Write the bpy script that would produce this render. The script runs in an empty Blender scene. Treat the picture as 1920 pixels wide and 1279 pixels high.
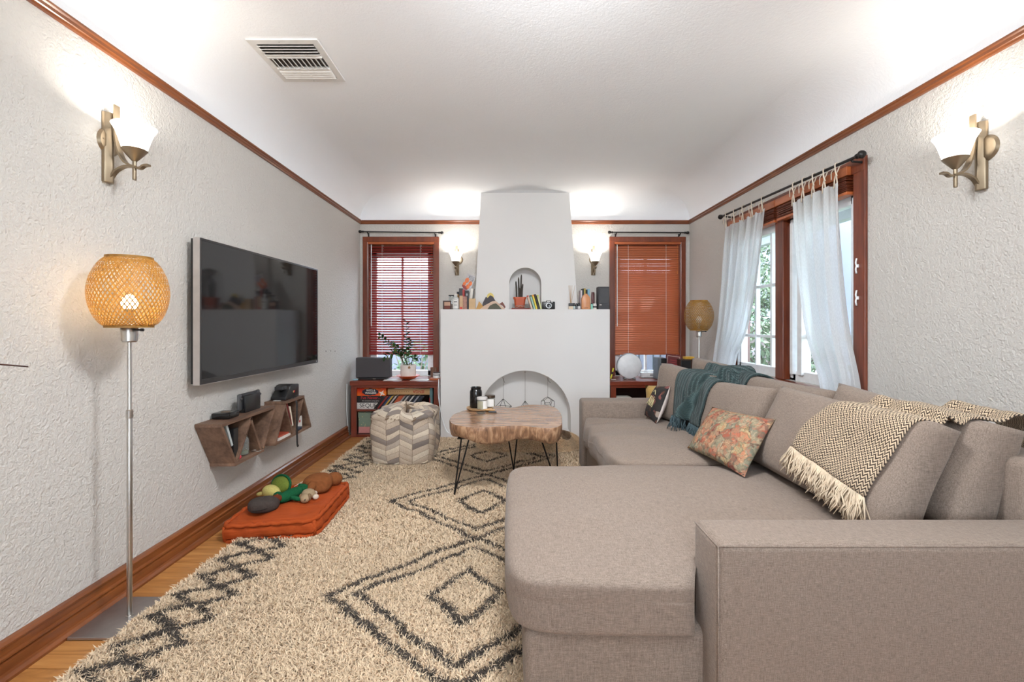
import bpy, bmesh, math, random
import numpy as np
from mathutils import Vector, Matrix, noise
R = random.Random(7)
C = bpy.context.scene.collection
PI = math.pi

# ---------------------------------------------------------------- camera, sky, lamps, exposure
F, VX, VY, EYE = 850.0, 955.0, 608.0, 1.2          # focal length in pixels of a 1920 x 1279 frame, vanishing point, eye height


def at(px, py, d):
    "the point at distance d into the room that the photograph shows at px, py"
    return Vector(((px - VX) * d / F, d, EYE - (py - VY) * d / F))


cd = bpy.data.cameras.new('camera')
cam = bpy.data.objects.new('camera', cd)
C.objects.link(cam)
cam.location = (0, 0, EYE)
cam.rotation_euler = (PI / 2, 0, 0)
cd.sensor_width = 36
cd.lens = F / 1920 * 36
cd.shift_x = (960 - VX) / 1920
cd.shift_y = (VY - 639.5) / 1920
cd.clip_start = .05
bpy.context.scene.camera = cam
vs = bpy.context.scene.view_settings
vs.view_transform = 'Standard'
vs.look = 'None'
vs.gamma = 1
vs.use_curve_mapping = False
vs.exposure = .79
bpy.context.scene.render.film_transparent = False
bpy.context.scene.cycles.max_bounces = 14
bpy.context.scene.cycles.diffuse_bounces = 8
bpy.context.scene.cycles.transparent_max_bounces = 16

w = bpy.data.worlds.new('sky')
bpy.context.scene.world = w
w.use_nodes = True
bgn = w.node_tree.nodes['Background']
bgn.inputs[0].default_value = (.80, .90, 1.0, 1)
bgn.inputs[1].default_value = 7.5


def lamp(name, kind, loc, power, col=(1, 1, 1), size=None, rot=(0, 0, 0), size_y=None):
    l = bpy.data.lights.new(name, kind)
    l.energy = power
    l.color = col
    o = bpy.data.objects.new(name, l)
    C.objects.link(o)
    o.location = loc
    o.rotation_euler = rot
    if kind == 'AREA':
        l.shape = 'RECTANGLE'
        l.size = size
        l.size_y = size_y or size
    elif kind == 'SUN':
        l.angle = size or .01
    else:
        l.shadow_soft_size = size or .02
    return o


lamp('sun', 'SUN', (6, 2, 6), 4.0, (1, .95, .88), .02, (math.radians(-12), math.radians(28), 0))
# added fill lights outside the view: one overhead, one behind the camera
lamp('overhead_fill_light', 'AREA', (.15, 1.45, 2.56), 41, (.94, .97, 1), .5, (.6, 0, 0)).data.shape = 'DISK'
lamp('rear_fill_light', 'AREA', (.35, -.55, 1.88), 37, (.92, .96, 1), .34, (PI - .18, 0, 0)).data.shape = 'DISK'

# ---------------------------------------------------------------- helpers


def S(r, g, b):
    f = lambda c: (c / 12.92 if c <= .04045 else ((c + .055) / 1.055) ** 2.4)
    return (f(r / 255), f(g / 255), f(b / 255), 1)


class NT:
    "a material's node tree"
    def __init__(s, name):
        s.m = bpy.data.materials.new(name)
        s.m.use_nodes = True
        s.n = s.m.node_tree.nodes
        s.l = s.m.node_tree.links
        s.b = s.n['Principled BSDF']
        s.out = s.n['Material Output']

    def add(s, t, **kw):
        n = s.n.new(t)
        for k, v in kw.items():
            setattr(n, k, v)
        return n

    def link(s, a, b):
        s.l.new(a, b)

    def coord(s, scale=(1, 1, 1), kind='Object', rot=(0, 0, 0)):
        t = s.add('ShaderNodeTexCoord')
        mp = s.add('ShaderNodeMapping')
        mp.inputs['Scale'].default_value = scale
        mp.inputs['Rotation'].default_value = rot
        s.link(t.outputs[kind], mp.inputs[0])
        return mp.outputs[0]

    def world(s, scale=(1, 1, 1)):
        t = s.add('ShaderNodeNewGeometry')
        mp = s.add('ShaderNodeMapping')
        mp.inputs['Scale'].default_value = scale
        s.link(t.outputs['Position'], mp.inputs[0])
        return mp.outputs[0]

    def noise(s, vec, scale, detail=3, rough=.5, dist=0):
        n = s.add('ShaderNodeTexNoise')
        n.inputs['Scale'].default_value = scale
        n.inputs['Detail'].default_value = detail
        n.inputs['Roughness'].default_value = rough
        n.inputs['Distortion'].default_value = dist
        s.link(vec, n.inputs['Vector'])
        return n.outputs['Fac']

    def ramp(s, fac, stops, const=False):
        r = s.add('ShaderNodeValToRGB')
        e = r.color_ramp.elements
        while len(e) < len(stops):
            e.new(.5)
        for i, (p, c) in enumerate(stops):
            e[i].position = p
            e[i].color = c
        if const:
            r.color_ramp.interpolation = 'CONSTANT'
        s.link(fac, r.inputs[0])
        return r.outputs[0]

    def mix(s, fac, a, b, mode='MIX'):
        m = s.add('ShaderNodeMix', data_type='RGBA', blend_type=mode)
        for v, i in ((fac, 0), (a, 6), (b, 7)):
            if hasattr(v, 'links'):
                s.link(v, m.inputs[i])
            else:
                m.inputs[i].default_value = v
        return m.outputs[2]

    def math(s, op, a, b=0.0):
        m = s.add('ShaderNodeMath', operation=op)
        for i, v in enumerate((a, b)):
            if hasattr(v, 'links'):
                s.link(v, m.inputs[i])
            else:
                m.inputs[i].default_value = v
        return m.outputs[0]

    def bump(s, h, strength, dist=.01):
        b = s.add('ShaderNodeBump')
        b.inputs['Strength'].default_value = strength
        b.inputs['Distance'].default_value = dist
        s.link(h, b.inputs['Height'])
        s.link(b.outputs[0], s.b.inputs['Normal'])

    def col(s, c):
        if hasattr(c, 'links'):
            s.link(c, s.b.inputs['Base Color'])
        else:
            s.b.inputs['Base Color'].default_value = c

    def set(s, rough=.5, metal=0, **kw):
        s.b.inputs['Roughness'].default_value = rough
        s.b.inputs['Metallic'].default_value = metal
        for k, v in kw.items():
            s.b.inputs[k.replace('_', ' ')].default_value = v
        return s.m


def plain(name, c, rough=.5, metal=0, var=.06, scale=20, bump=0, bscale=60, **kw):
    "one colour with a little procedural variation"
    t = NT(name)
    v = t.coord()
    f = t.noise(v, scale, 3)
    lo = tuple(x * (1 - var) for x in c[:3]) + (1,)
    hi = tuple(min(1, x * (1 + var)) for x in c[:3]) + (1,)
    t.col(t.ramp(f, [(.3, lo), (.7, hi)]))
    if bump:
        t.bump(t.noise(v, bscale, 4), bump, .01)
    return t.set(rough, metal, **kw)


def wood(name, dark, light, along='x', scale=14, rough=.38, bump=.08, coat=.0):
    t = NT(name)
    sc = {'x': (.12, 1, 1), 'y': (1, .12, 1), 'z': (1, 1, .12)}[along]
    v = t.coord(sc)
    f = t.noise(v, scale, 5, .6, .6)
    g = t.noise(v, scale * 7, 2, .5, .2)
    h = t.math('ADD', t.math('MULTIPLY', f, .75), t.math('MULTIPLY', g, .25))
    t.col(t.ramp(h, [(.32, dark), (.66, light)]))
    t.bump(h, bump, .004)
    m = t.set(rough)
    t.b.inputs['Coat Weight'].default_value = coat
    t.b.inputs['Coat Roughness'].default_value = .2
    return m


def emit(name, c, strength):
    t = NT(name)
    t.col(c)
    t.b.inputs['Emission Color'].default_value = c
    t.b.inputs['Emission Strength'].default_value = strength
    return t.set(.4)


def wmat(o):
    m = o.matrix_basis.copy()
    while o.parent:
        o = o.parent
        m = o.matrix_basis @ m
    return m


def tag(o, label=None, cat=None, group=None, kind=None):
    for k, v in (('label', label), ('category', cat), ('group', group), ('kind', kind)):
        if v:
            o[k] = v
    return o


def thing(name, label, cat, loc=(0, 0, 0), rz=0, group=None, rot=None):
    o = bpy.data.objects.new(name, None)
    C.objects.link(o)
    o.empty_display_size = .05
    o.location = loc
    o.rotation_euler = rot or (0, 0, rz)
    return tag(o, label, cat, group)


def link_mesh(name, me, mat, parent=None, kind=None):
    o = bpy.data.objects.new(name, me)
    C.objects.link(o)
    if mat and not me.materials:
        me.materials.append(mat)
    o.parent = parent
    if kind:
        o['kind'] = kind
    return o


class B:
    "collects shapes into one mesh"
    def __init__(s):
        s.bm = bmesh.new()

    def box(s, c, size, bev=0, rot=None, seg=2):
        r = bmesh.ops.create_cube(s.bm, size=1)
        vs_ = r['verts']
        bmesh.ops.scale(s.bm, vec=size, verts=vs_)
        if bev:
            es = list({e for v in vs_ for e in v.link_edges})
            bv = bmesh.ops.bevel(s.bm, geom=es, offset=bev, segments=seg, profile=.5, affect='EDGES')
            vs_ = list({v for f in bv['faces'] for v in f.verts} | {v for v in vs_ if v.is_valid})
            seen = set(vs_)
            st = list(vs_)
            while st:
                v = st.pop()
                for e in v.link_edges:
                    q = e.other_vert(v)
                    if q not in seen:
                        seen.add(q)
                        st.append(q)
            vs_ = list(seen)
        if rot is not None:
            bmesh.ops.rotate(s.bm, cent=(0, 0, 0), matrix=rot, verts=vs_)
        bmesh.ops.translate(s.bm, vec=c, verts=vs_)
        return s

    def span(s, x0, x1, y0, y1, z0, z1, bev=0):
        return s.box(((x0 + x1) / 2, (y0 + y1) / 2, (z0 + z1) / 2), (abs(x1 - x0), abs(y1 - y0), abs(z1 - z0)), bev)

    def lathe(s, prof, c=(0, 0, 0), seg=24, M=None):
        rings = []
        for r, z in prof:
            if r <= 1e-5:
                rings.append([s.bm.verts.new((0, 0, z))])
            else:
                rings.append([s.bm.verts.new((r * math.cos(2 * PI * i / seg), r * math.sin(2 * PI * i / seg), z)) for i in range(seg)])
        for a, b in zip(rings, rings[1:]):
            for i in range(seg):
                j = (i + 1) % seg
                q = [a[i % len(a)], a[j % len(a)], b[j % len(b)], b[i % len(b)]]
                u = []
                for v in q:
                    if v not in u:
                        u.append(v)
                if len(u) > 2:
                    try:
                        s.bm.faces.new(u)
                    except ValueError:
                        pass
        vs_ = [v for r in rings for v in r]
        if M is not None:
            bmesh.ops.transform(s.bm, matrix=M, verts=vs_)
        bmesh.ops.translate(s.bm, vec=c, verts=vs_)
        return s

    def tube(s, pts, r, seg=8, closed=False, flat=1.0):
        pts = [Vector(p) for p in pts]
        n = len(pts)
        rs = r if isinstance(r, (list, tuple)) else [r] * n
        up = None
        rings = []
        for i, p in enumerate(pts):
            if closed:
                t = pts[(i + 1) % n] - pts[i - 1]
            else:
                t = pts[min(i + 1, n - 1)] - pts[max(i - 1, 0)]
            t.normalize()
            if up is None:
                up = Vector((0, 0, 1)) if abs(t.z) < .9 else Vector((1, 0, 0))
            side = t.cross(up)
            if side.length < 1e-6:
                side = t.orthogonal()
            side.normalize()
            up = side.cross(t).normalized()
            rings.append([s.bm.verts.new(p + (side * math.cos(2 * PI * k / seg) + up * math.sin(2 * PI * k / seg) * flat) * rs[i]) for k in range(seg)])
        for i in range(n if closed else n - 1):
            a, b = rings[i], rings[(i + 1) % n]
            for k in range(seg):
                s.bm.faces.new((a[k], a[(k + 1) % seg], b[(k + 1) % seg], b[k]))
        if not closed:
            s.bm.faces.new(rings[0][::-1])
            s.bm.faces.new(rings[-1])
        return s

    def prism(s, poly, lo, hi, axis='y', bev=0):
        "a polygon pushed along an axis; poly holds the other two coordinates in order"
        def mk(p, t):
            return {'x': (t, p[0], p[1]), 'y': (p[0], t, p[1]), 'z': (p[0], p[1], t)}[axis]
        a = [s.bm.verts.new(mk(p, lo)) for p in poly]
        b = [s.bm.verts.new(mk(p, hi)) for p in poly]
        n = len(poly)
        fs = [s.bm.faces.new(a), s.bm.faces.new(b[::-1])]
        for i in range(n):
            fs.append(s.bm.faces.new((a[i], b[i], b[(i + 1) % n], a[(i + 1) % n])))
        bmesh.ops.recalc_face_normals(s.bm, faces=fs)
        if bev:
            es = list({e for f in fs for e in f.edges})
            bmesh.ops.bevel(s.bm, geom=es, offset=bev, segments=2, profile=.5, affect='EDGES')
        return s

    def grid(s, fn, nu, nv, uv=True):
        lay = s.bm.loops.layers.uv.verify() if uv else None
        vv = [[s.bm.verts.new(fn(i / nu, j / nv)) for j in range(nv + 1)] for i in range(nu + 1)]
        for i in range(nu):
            for j in range(nv):
                f = s.bm.faces.new((vv[i][j], vv[i + 1][j], vv[i + 1][j + 1], vv[i][j + 1]))
                if lay:
                    for lp, (a, b) in zip(f.loops, ((i, j), (i + 1, j), (i + 1, j + 1), (i, j + 1))):
                        lp[lay].uv = (a / nu, b / nv)
        return s

    def solid(s, t):
        "give an open sheet thickness"
        bmesh.ops.recalc_face_normals(s.bm, faces=s.bm.faces[:])
        bmesh.ops.solidify(s.bm, geom=s.bm.faces[:], thickness=t)
        return s

    def sphere(s, c, size, u=16, v=10, M=None):
        r = bmesh.ops.create_uvsphere(s.bm, u_segments=u, v_segments=v, radius=1)
        bmesh.ops.scale(s.bm, vec=size, verts=r['verts'])
        if M is not None:
            bmesh.ops.transform(s.bm, matrix=M, verts=r['verts'])
        bmesh.ops.translate(s.bm, vec=c, verts=r['verts'])
        return s

    def done(s, name, mat, parent=None, smooth=False, world=False, recalc=True, kind=None, angle=None):
        if recalc:
            bmesh.ops.recalc_face_normals(s.bm, faces=s.bm.faces[:])
        me = bpy.data.meshes.new(name)
        off = None
        if parent is not None and world:
            bmesh.ops.transform(s.bm, matrix=wmat(parent).inverted(), verts=s.bm.verts[:])
        elif parent is None:
            xs = [v.co for v in s.bm.verts]
            lo = [min(v[i] for v in xs) for i in range(3)]
            hi = [max(v[i] for v in xs) for i in range(3)]
            off = Vector(((lo[0] + hi[0]) / 2, (lo[1] + hi[1]) / 2, lo[2]))
            bmesh.ops.translate(s.bm, vec=-off, verts=s.bm.verts[:])
        s.bm.to_mesh(me)
        s.bm.free()
        if smooth:
            me.polygons.foreach_set('use_smooth', [True] * len(me.polygons))
            if angle:
                me.set_sharp_from_angle(angle=math.radians(angle))
        o = link_mesh(name, me, mat, parent, kind)
        if off is not None:
            o.location = off
        return o


def dup(root, loc=None, rz=None, label=None, group=None, parent=None):
    r = root.copy()
    C.objects.link(r)
    if loc is not None:
        r.location = loc
    if rz is not None:
        r.rotation_euler = (0, 0, rz)
    if label:
        r['label'] = label
    if group:
        r['group'] = group
    for ch in list(root.children):
        c = ch.copy()
        C.objects.link(c)
        c.parent = r
        for g in ch.children:
            d = g.copy()
            C.objects.link(d)
            d.parent = c
    return r


def again(o, loc=None, rot=None):
    "another part alike, sharing the mesh"
    c = o.copy()
    C.objects.link(c)
    if loc is not None:
        c.location = loc
    if rot is not None:
        c.rotation_euler = rot
    return c


def text(words, size, mat, parent, loc, rot=(PI / 2, 0, 0), depth=.0006, name='lettering', align='CENTER', sx=1.0, bold=0):
    cu = bpy.data.curves.new('t', 'FONT')
    cu.body = words
    cu.size = size
    cu.extrude = depth
    cu.offset = bold
    cu.align_x = align
    cu.align_y = 'CENTER'
    cu.resolution_u = 3
    t = bpy.data.objects.new('t', cu)
    C.objects.link(t)
    bpy.context.view_layer.update()
    me = bpy.data.meshes.new_from_object(t.evaluated_get(bpy.context.evaluated_depsgraph_get()))
    bpy.data.objects.remove(t)
    bpy.data.curves.remove(cu)
    me.name = name
    o = link_mesh(name, me, mat, parent)
    o.location = loc
    o.rotation_euler = rot
    o.scale = (sx, 1, 1)
    return o


def cushion(w_, h_, t_, k=8, n=12, bulge=.25, wob=.006, seed=0, M=None, b=None):
    "a stuffed box: rounded, bulging on its large faces; w along x, h along z, t along y"
    b = b or B()
    start = len(b.bm.verts)
    r = bmesh.ops.create_cube(b.bm, size=2)
    bmesh.ops.subdivide_edges(b.bm, edges=list({e for v in r['verts'] for e in v.link_edges}), cuts=n, use_grid_fill=True)
    vs_ = list(b.bm.verts)[start:]
    for v in vs_:
        p = v.co
        q = (abs(p.x) ** k + abs(p.y) ** k + abs(p.z) ** k) ** (1 / k)
        p = p / q
        bl = 1 + bulge * (1 - p.x ** 2) * (1 - p.z ** 2)
        c = Vector((p.x * w_ / 2, p.y * t_ / 2 * bl, p.z * h_ / 2))
        nz = noise.noise_vector(c * 5 + Vector((seed, seed * 2, 0)))
        v.co = c + nz * wob
    if M is not None:
        bmesh.ops.transform(b.bm, matrix=M, verts=vs_)
    return b


def pillow4(A, Bc, Cc, D, t, k=2.6, n=20, pinch=.05, wob=.004, seed=0, back=1.0, front=1.0, ear=0.0, boxy=0.0):
    "a pillow through four corners A B C D (around its face); t is its full thickness; boxy gives it straight side walls"
    A, Bc, Cc, D = map(Vector, (A, Bc, Cc, D))
    nrm = (Bc - A).cross(D - A).normalized()
    b = B()

    def face(sgn, amt):
        def fn(i, j):
            u, v = i * 2 - 1, j * 2 - 1
            u2 = u * (1 - pinch * (1 - v * v) + ear * abs(v) ** 6 * 0)
            v2 = v * (1 - pinch * (1 - u * u))
            a, c = (u2 + 1) / 2, (v2 + 1) / 2
            p = A * (1 - a) * (1 - c) + Bc * a * (1 - c) + Cc * a * c + D * (1 - a) * c
            e = max(0, (1 - abs(u) ** k)) * max(0, (1 - abs(v) ** k))
            h = t / 2 * (boxy + (1 - boxy) * e ** .55) * amt if (abs(u) < .999 and abs(v) < .999) else 0
            if boxy and (abs(u) > .999 or abs(v) > .999):
                h = t / 2 * boxy * .72 * amt
            w2 = noise.noise(p * 7 + Vector((seed, 0, sgn))) * wob * (1 if e > .01 else .3)
            return p + nrm * (h + w2) * sgn
        return fn
    b.grid(face(1, front), n, n)
    m0 = len(b.bm.verts)
    b.grid(face(-1, back), n, n)
    if boxy:
        vs_ = list(b.bm.verts)
        ix = lambda i, j: i * (n + 1) + j
        ring = [(i, 0) for i in range(n)] + [(n, j) for j in range(n)] + [(i, n) for i in range(n, 0, -1)] + [(0, j) for j in range(n, 0, -1)]
        m = len(ring)
        for q in range(m):
            a, c = ring[q], ring[(q + 1) % m]
            b.bm.faces.new((vs_[ix(*a)], vs_[ix(*c)], vs_[m0 + ix(*c)], vs_[m0 + ix(*a)]))
    bmesh.ops.remove_doubles(b.bm, verts=b.bm.verts[:], dist=.0008)
    return b


def strands(name, P, N, L, W, col, mat, parent, lean=.8, seed=1, droop=0.0, dirs=None):
    "soft pile: one bent blade per point (P, N, L, W, col are arrays)"
    rg = np.random.default_rng(seed)
    n = len(P)
    rv = rg.normal(size=(n, 3))
    if dirs is not None:
        rv = rv * .45 + dirs
    h = rv - (rv * N).sum(1, keepdims=True) * N
    h /= np.linalg.norm(h, axis=1, keepdims=True) + 1e-9
    ln = (rg.uniform(.15, 1, (n, 1)) * lean)
    L = np.broadcast_to(np.asarray(L, float).reshape(-1, 1), (n, 1)) * rg.uniform(.75, 1.2, (n, 1))
    s = np.cross(N, h)
    tw = rg.uniform(-.7, .7, (n, 1))
    s = s * np.cos(tw) + h * np.sin(tw)
    W = np.broadcast_to(np.asarray(W, float).reshape(-1, 1), (n, 1))
    p1 = P + N * L * .55 + h * L * ln * .28
    p2 = p1 + N * L * .38 * (1 - ln * .55) + h * L * ln * .75
    p2[:, 2] -= droop * L[:, 0]
    V = np.stack([P - s * W * .45, P + s * W * .45, p1 - s * W * .55, p1 + s * W * .55, p2], 1).reshape(-1, 3)
    base = (np.arange(n) * 5)[:, None]
    loops = np.concatenate([base + np.array([0, 1, 3, 2]), base + np.array([2, 3, 4])], 1).reshape(-1)
    me = bpy.data.meshes.new(name)
    me.vertices.add(n * 5)
    me.vertices.foreach_set('co', V.astype(np.float32).ravel())
    me.loops.add(n * 7)
    me.loops.foreach_set('vertex_index', loops.astype(np.int32))
    me.polygons.add(n * 2)
    st = (np.arange(n) * 7)[:, None] + np.array([0, 4])
    me.polygons.foreach_set('loop_start', st.astype(np.int32).ravel())
    me.polygons.foreach_set('use_smooth', np.ones(n * 2, bool))
    me.update(calc_edges=True)
    ca = me.color_attributes.new('Col', 'FLOAT_COLOR', 'POINT')
    cc = np.ones((n, 5, 4), np.float32)
    cc[:, :, :3] = col[:, None, :]
    ca.data.foreach_set('color', cc.ravel())
    return link_mesh(name, me, mat, parent, 'stuff')


def vcol_mat(name, rough=.95):
    t = NT(name)
    a = t.add('ShaderNodeVertexColor', layer_name='Col')
    t.col(a.outputs[0])
    t.b.inputs['Sheen Weight'].default_value = .15
    return t.set(rough, Specular_IOR_Level=.1)


def spline(pts, n):
    "smooth line through points"
    pts = [Vector(p) for p in pts]
    q = [pts[0] * 2 - pts[1]] + pts + [pts[-1] * 2 - pts[-2]]
    out = []
    m = len(pts) - 1
    for i in range(n + 1):
        t = i / n * m
        k = min(int(t), m - 1)
        t -= k
        a, b, c, d = q[k:k + 4]
        out.append(.5 * ((2 * b) + (c - a) * t + (2 * a - 5 * b + 4 * c - d) * t * t + (3 * b - a - 3 * c + d) * t ** 3))
    return out


# ---------------------------------------------------------------- materials
def plaster(name, c, strength=.35):
    t = NT(name)
    v = t.world()
    f = t.noise(v, 120, 4, .6)
    g = t.noise(v, 48, 3, .5, .8)
    big = t.noise(v, 1.6, 2)
    t.col(t.ramp(big, [(.3, tuple(x * .97 for x in c[:3]) + (1,)), (.7, c)]))
    t.bump(t.math('ADD', t.math('MULTIPLY', f, .5), t.math('MULTIPLY', g, .8)), strength, .009)
    return t.set(.9, Specular_IOR_Level=.2)


MW = plaster('wall_plaster', (.60, .575, .54, 1), 1.0)
MCEIL = plaster('ceiling_plaster', (.93, .955, .985, 1), .2)
MFIRE = plaster('smooth_plaster', (.76, .745, .73, 1), .06)
RD, RL = S(70, 26, 14), S(140, 66, 32)
MTRIM = wood('stained_trim', S(92, 46, 22), S(142, 82, 42), 'y', 10, .32, .05, .3)
MTRIMX = wood('stained_trim_across', S(96, 46, 22), S(150, 84, 44), 'x', 10, .32, .05, .3)
MCASE = wood('window_casing_wood', S(84, 36, 22), S(134, 66, 38), 'z', 10, .3, .05, .35)
MCAB = wood('cabinet_wood', S(84, 30, 20), S(128, 56, 34), 'z', 9, .32, .05, .35)
MCABX = wood('cabinet_wood_across', S(92, 34, 22), S(140, 62, 38), 'x', 9, .3, .05, .35)
MBLACK = plain('black_metal', (.012, .011, .011, 1), .4, .3)
MSTEEL = plain('brushed_steel', (.55, .53, .50, 1), .28, 1, .04, 60)
MBRONZE = plain('aged_nickel', S(150, 134, 112), .36, .85, .08, 12)
MWHITE = plain('white_vinyl', (.80, .82, .84, 1), .35)
MBP = plain('black_plastic', (.014, .014, .015, 1), .32, 0, .1)
MPAPER = plain('white_paper', (.78, .77, .74, 1), .8)


def glass(name, tint=(1, 1, 1, 1), ior=1.45, milk=0.0):
    t = NT(name)
    tr = t.add('ShaderNodeBsdfTransparent')
    tr.inputs[0].default_value = tint
    gl = t.add('ShaderNodeBsdfGlossy')
    gl.inputs['Roughness'].default_value = .02
    fr = t.add('ShaderNodeFresnel')
    fr.inputs[0].default_value = ior
    mx = t.add('ShaderNodeMixShader')
    gm = t.add('ShaderNodeNewGeometry')
    t.link(t.math('MULTIPLY', fr.outputs[0], t.math('SUBTRACT', 1.0, gm.outputs['Backfacing'])), mx.inputs[0])
    t.link(tr.outputs[0], mx.inputs[1])
    t.link(gl.outputs[0], mx.inputs[2])
    last = mx.outputs[0]
    if milk:
        dm_ = t.add('ShaderNodeBsdfDiffuse')
        dm_.inputs[0].default_value = (.9, .93, .93, 1)
        m2 = t.add('ShaderNodeMixShader')
        m2.inputs[0].default_value = milk
        t.link(last, m2.inputs[1])
        t.link(dm_.outputs[0], m2.inputs[2])
        last = m2.outputs[0]
    t.link(last, t.out.inputs[0])
    return t.m


MGLASS = glass('window_glass', (.93, .97, 1, 1))
MJAR = glass('jar_glass', (.86, .89, .88, 1), 1.9, .10)


def linen(name, a, b, scale=1.0, rough=.9):
    t = NT(name)
    v = t.coord((1, 1, 1))
    x = t.noise(t.coord((45 * scale, 500 * scale, 500 * scale)), 1, 3, .7)
    y = t.noise(t.coord((500 * scale, 45 * scale, 500 * scale)), 1, 3, .7)
    z = t.noise(t.coord((500 * scale, 500 * scale, 45 * scale)), 1, 3, .7)
    h = t.math('MULTIPLY', t.math('ADD', t.math('ADD', x, y), z), .3333)
    big = t.noise(v, 3.5, 3)
    c = t.ramp(h, [(.38, a), (.62, b)])
    t.col(t.mix(t.math('MULTIPLY', big, .22), c, S(134, 113, 97), 'MIX'))
    t.bump(h, .35, .0015)
    t.b.inputs['Sheen Weight'].default_value = .12
    return t.set(rough, Specular_IOR_Level=.15)


MSOFA = linen('sofa_linen', S(98, 86, 78), S(158, 143, 131))

# ---------------------------------------------------------------- room shell
XL, XR, YB, YF, ZC = -1.73, 2.09, 5.26, -2.4, 2.65
RAIL = 2.36


def wall_cells(name, axis, pos, thick, u0, u1, z0, z1, holes, mat):
    "an upright wall with rectangular openings"
    us = sorted({u0, u1} | {h[0] for h in holes} | {h[1] for h in holes})
    zs = sorted({z0, z1} | {h[2] for h in holes} | {h[3] for h in holes})
    b = B()
    for a, c in zip(us, us[1:]):
        for e, f in zip(zs, zs[1:]):
            if any(h[0] <= (a + c) / 2 <= h[1] and h[2] <= (e + f) / 2 <= h[3] for h in holes):
                continue
            if axis == 'x':
                b.span(pos, pos + thick, a, c, e, f)
            else:
                b.span(a, c, pos, pos + thick, e, f)
    bmesh.ops.remove_doubles(b.bm, verts=b.bm.verts[:], dist=1e-5)
    o = b.done(name, mat)
    return tag(o, kind='structure')


BW = [(-1.637, -.872, .60, 2.15), (1.217, 1.982, .60, 2.15)]          # openings of the two back windows: x0 x1 z0 z1
SW = (2.73, 4.23, .78, 2.10)                                          # opening of the side window: y0 y1 z0 z1
wall_cells('wall_left', 'x', XL - .15, .15, YF, YB + .15, -.06, 2.45, [], MW)
wall_cells('wall_right', 'x', XR, .15, YF, YB + .15, -.06, 2.45, [SW], MW)
wall_cells('wall_back', 'y', YB, .15, XL, XR, -.06, 2.45, BW, MW)
wall_cells('wall_front', 'y', YF - .15, .15, XL - .15, XR + .15, -.06, 2.45, [(-.6, 1.2, .8, 2.1)], MW)

# ceiling with a coved edge
b = B()
nz = 10
ring = []
for i in range(nz + 1):
    a = i / nz * PI / 2
    ring.append((.36 * (1 - math.cos(a)), 2.405 + (ZC - 2.405) * math.sin(a)))
sides = [lambda o: [(XL + o, YF + o), (XL + o, YB - o)], lambda o: [(XL + o, YB - o), (XR - o, YB - o)],
         lambda o: [(XR - o, YB - o), (XR - o, YF + o)], lambda o: [(XR - o, YF + o), (XL + o, YF + o)]]
for sd in sides:
    prev = None
    for o_, z in ring:
        p, q = sd(o_)
        cur = [b.bm.verts.new((p[0], p[1], z)), b.bm.verts.new((q[0], q[1], z))]
        if prev:
            b.bm.faces.new((prev[0], prev[1], cur[1], cur[0]))
        prev = cur
o_ = .36
b.bm.faces.new([b.bm.verts.new(p) for p in ((XL + o_, YF + o_, ZC), (XR - o_, YF + o_, ZC), (XR - o_, YB - o_, ZC), (XL + o_, YB - o_, ZC))])
ce = b.done('ceiling', MCEIL, smooth=True, angle=30, recalc=True)
tag(ce, kind='structure')
b = B()
b.span(XL - .15, XR + .15, YF - .15, YB + .15, ZC + .02, ZC + .1)
b.span(XL - .15, XL, YF - .15, YB + .15, 2.45, ZC + .02).span(XR, XR + .15, YF - .15, YB + .15, 2.45, ZC + .02)
b.span(XL, XR, YB, YB + .15, 2.45, ZC + .02).span(XL, XR, YF - .15, YF, 2.45, ZC + .02)
b.done('roof_slab', MCEIL, ce, world=True)

# floor: boards running across the room
fl = tag(B().span(XL - .15, XR + .15, YF - .15, YB + .15, -.08, -.016).done('floor', plain('subfloor', S(120, 76, 40), .7)), kind='structure')
t = NT('oak_board')
oi = t.add('ShaderNodeObjectInfo')
tc = t.add('ShaderNodeTexCoord')
mp = t.add('ShaderNodeMapping')
mp.inputs['Scale'].default_value = (.10, 1, 1)
t.link(tc.outputs['Object'], mp.inputs[0])
ad = t.add('ShaderNodeVectorMath', operation='ADD')
t.link(mp.outputs[0], ad.inputs[0])
cx = t.add('ShaderNodeCombineXYZ')
t.link(t.math('MULTIPLY', oi.outputs['Random'], 40.0), cx.inputs[1])
t.link(cx.outputs[0], ad.inputs[1])
f = t.noise(ad.outputs[0], 26, 5, .62, 1.0)
kn = t.noise(ad.outputs[0], 9, 2, .5, .6)
c = t.ramp(f, [(.28, S(128, 80, 38)), (.52, S(178, 122, 66)), (.72, S(200, 146, 86))])
c = t.mix(t.math('MULTIPLY', oi.outputs['Random'], .35), c, S(150, 98, 52))
c = t.mix(t.ramp(kn, [(.68, (0, 0, 0, 1)), (.76, (.6, .6, .6, 1))]), c, S(90, 54, 28))
t.col(c)
t.bump(f, .06, .003)
MOAK = t.set(.38)
y = .46
row = 0
while y < 4.9:
    cut = XL + [1.25, 2.55, .7, 1.9, 3.1][row % 5]
    for x0, x1 in ((XL, cut), (cut, XR)):
        bb = B().box((0, 0, 0), (x1 - x0 - .0025, .1375, .016), .0015, seg=1)
        o = bb.done('plank', MOAK, fl)
        o.data.transform(Matrix.Identity(4))
        o.location = Vector(((x0 + x1) / 2, y + .07, -.008)) - fl.location
    y += .14
    row += 1

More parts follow.
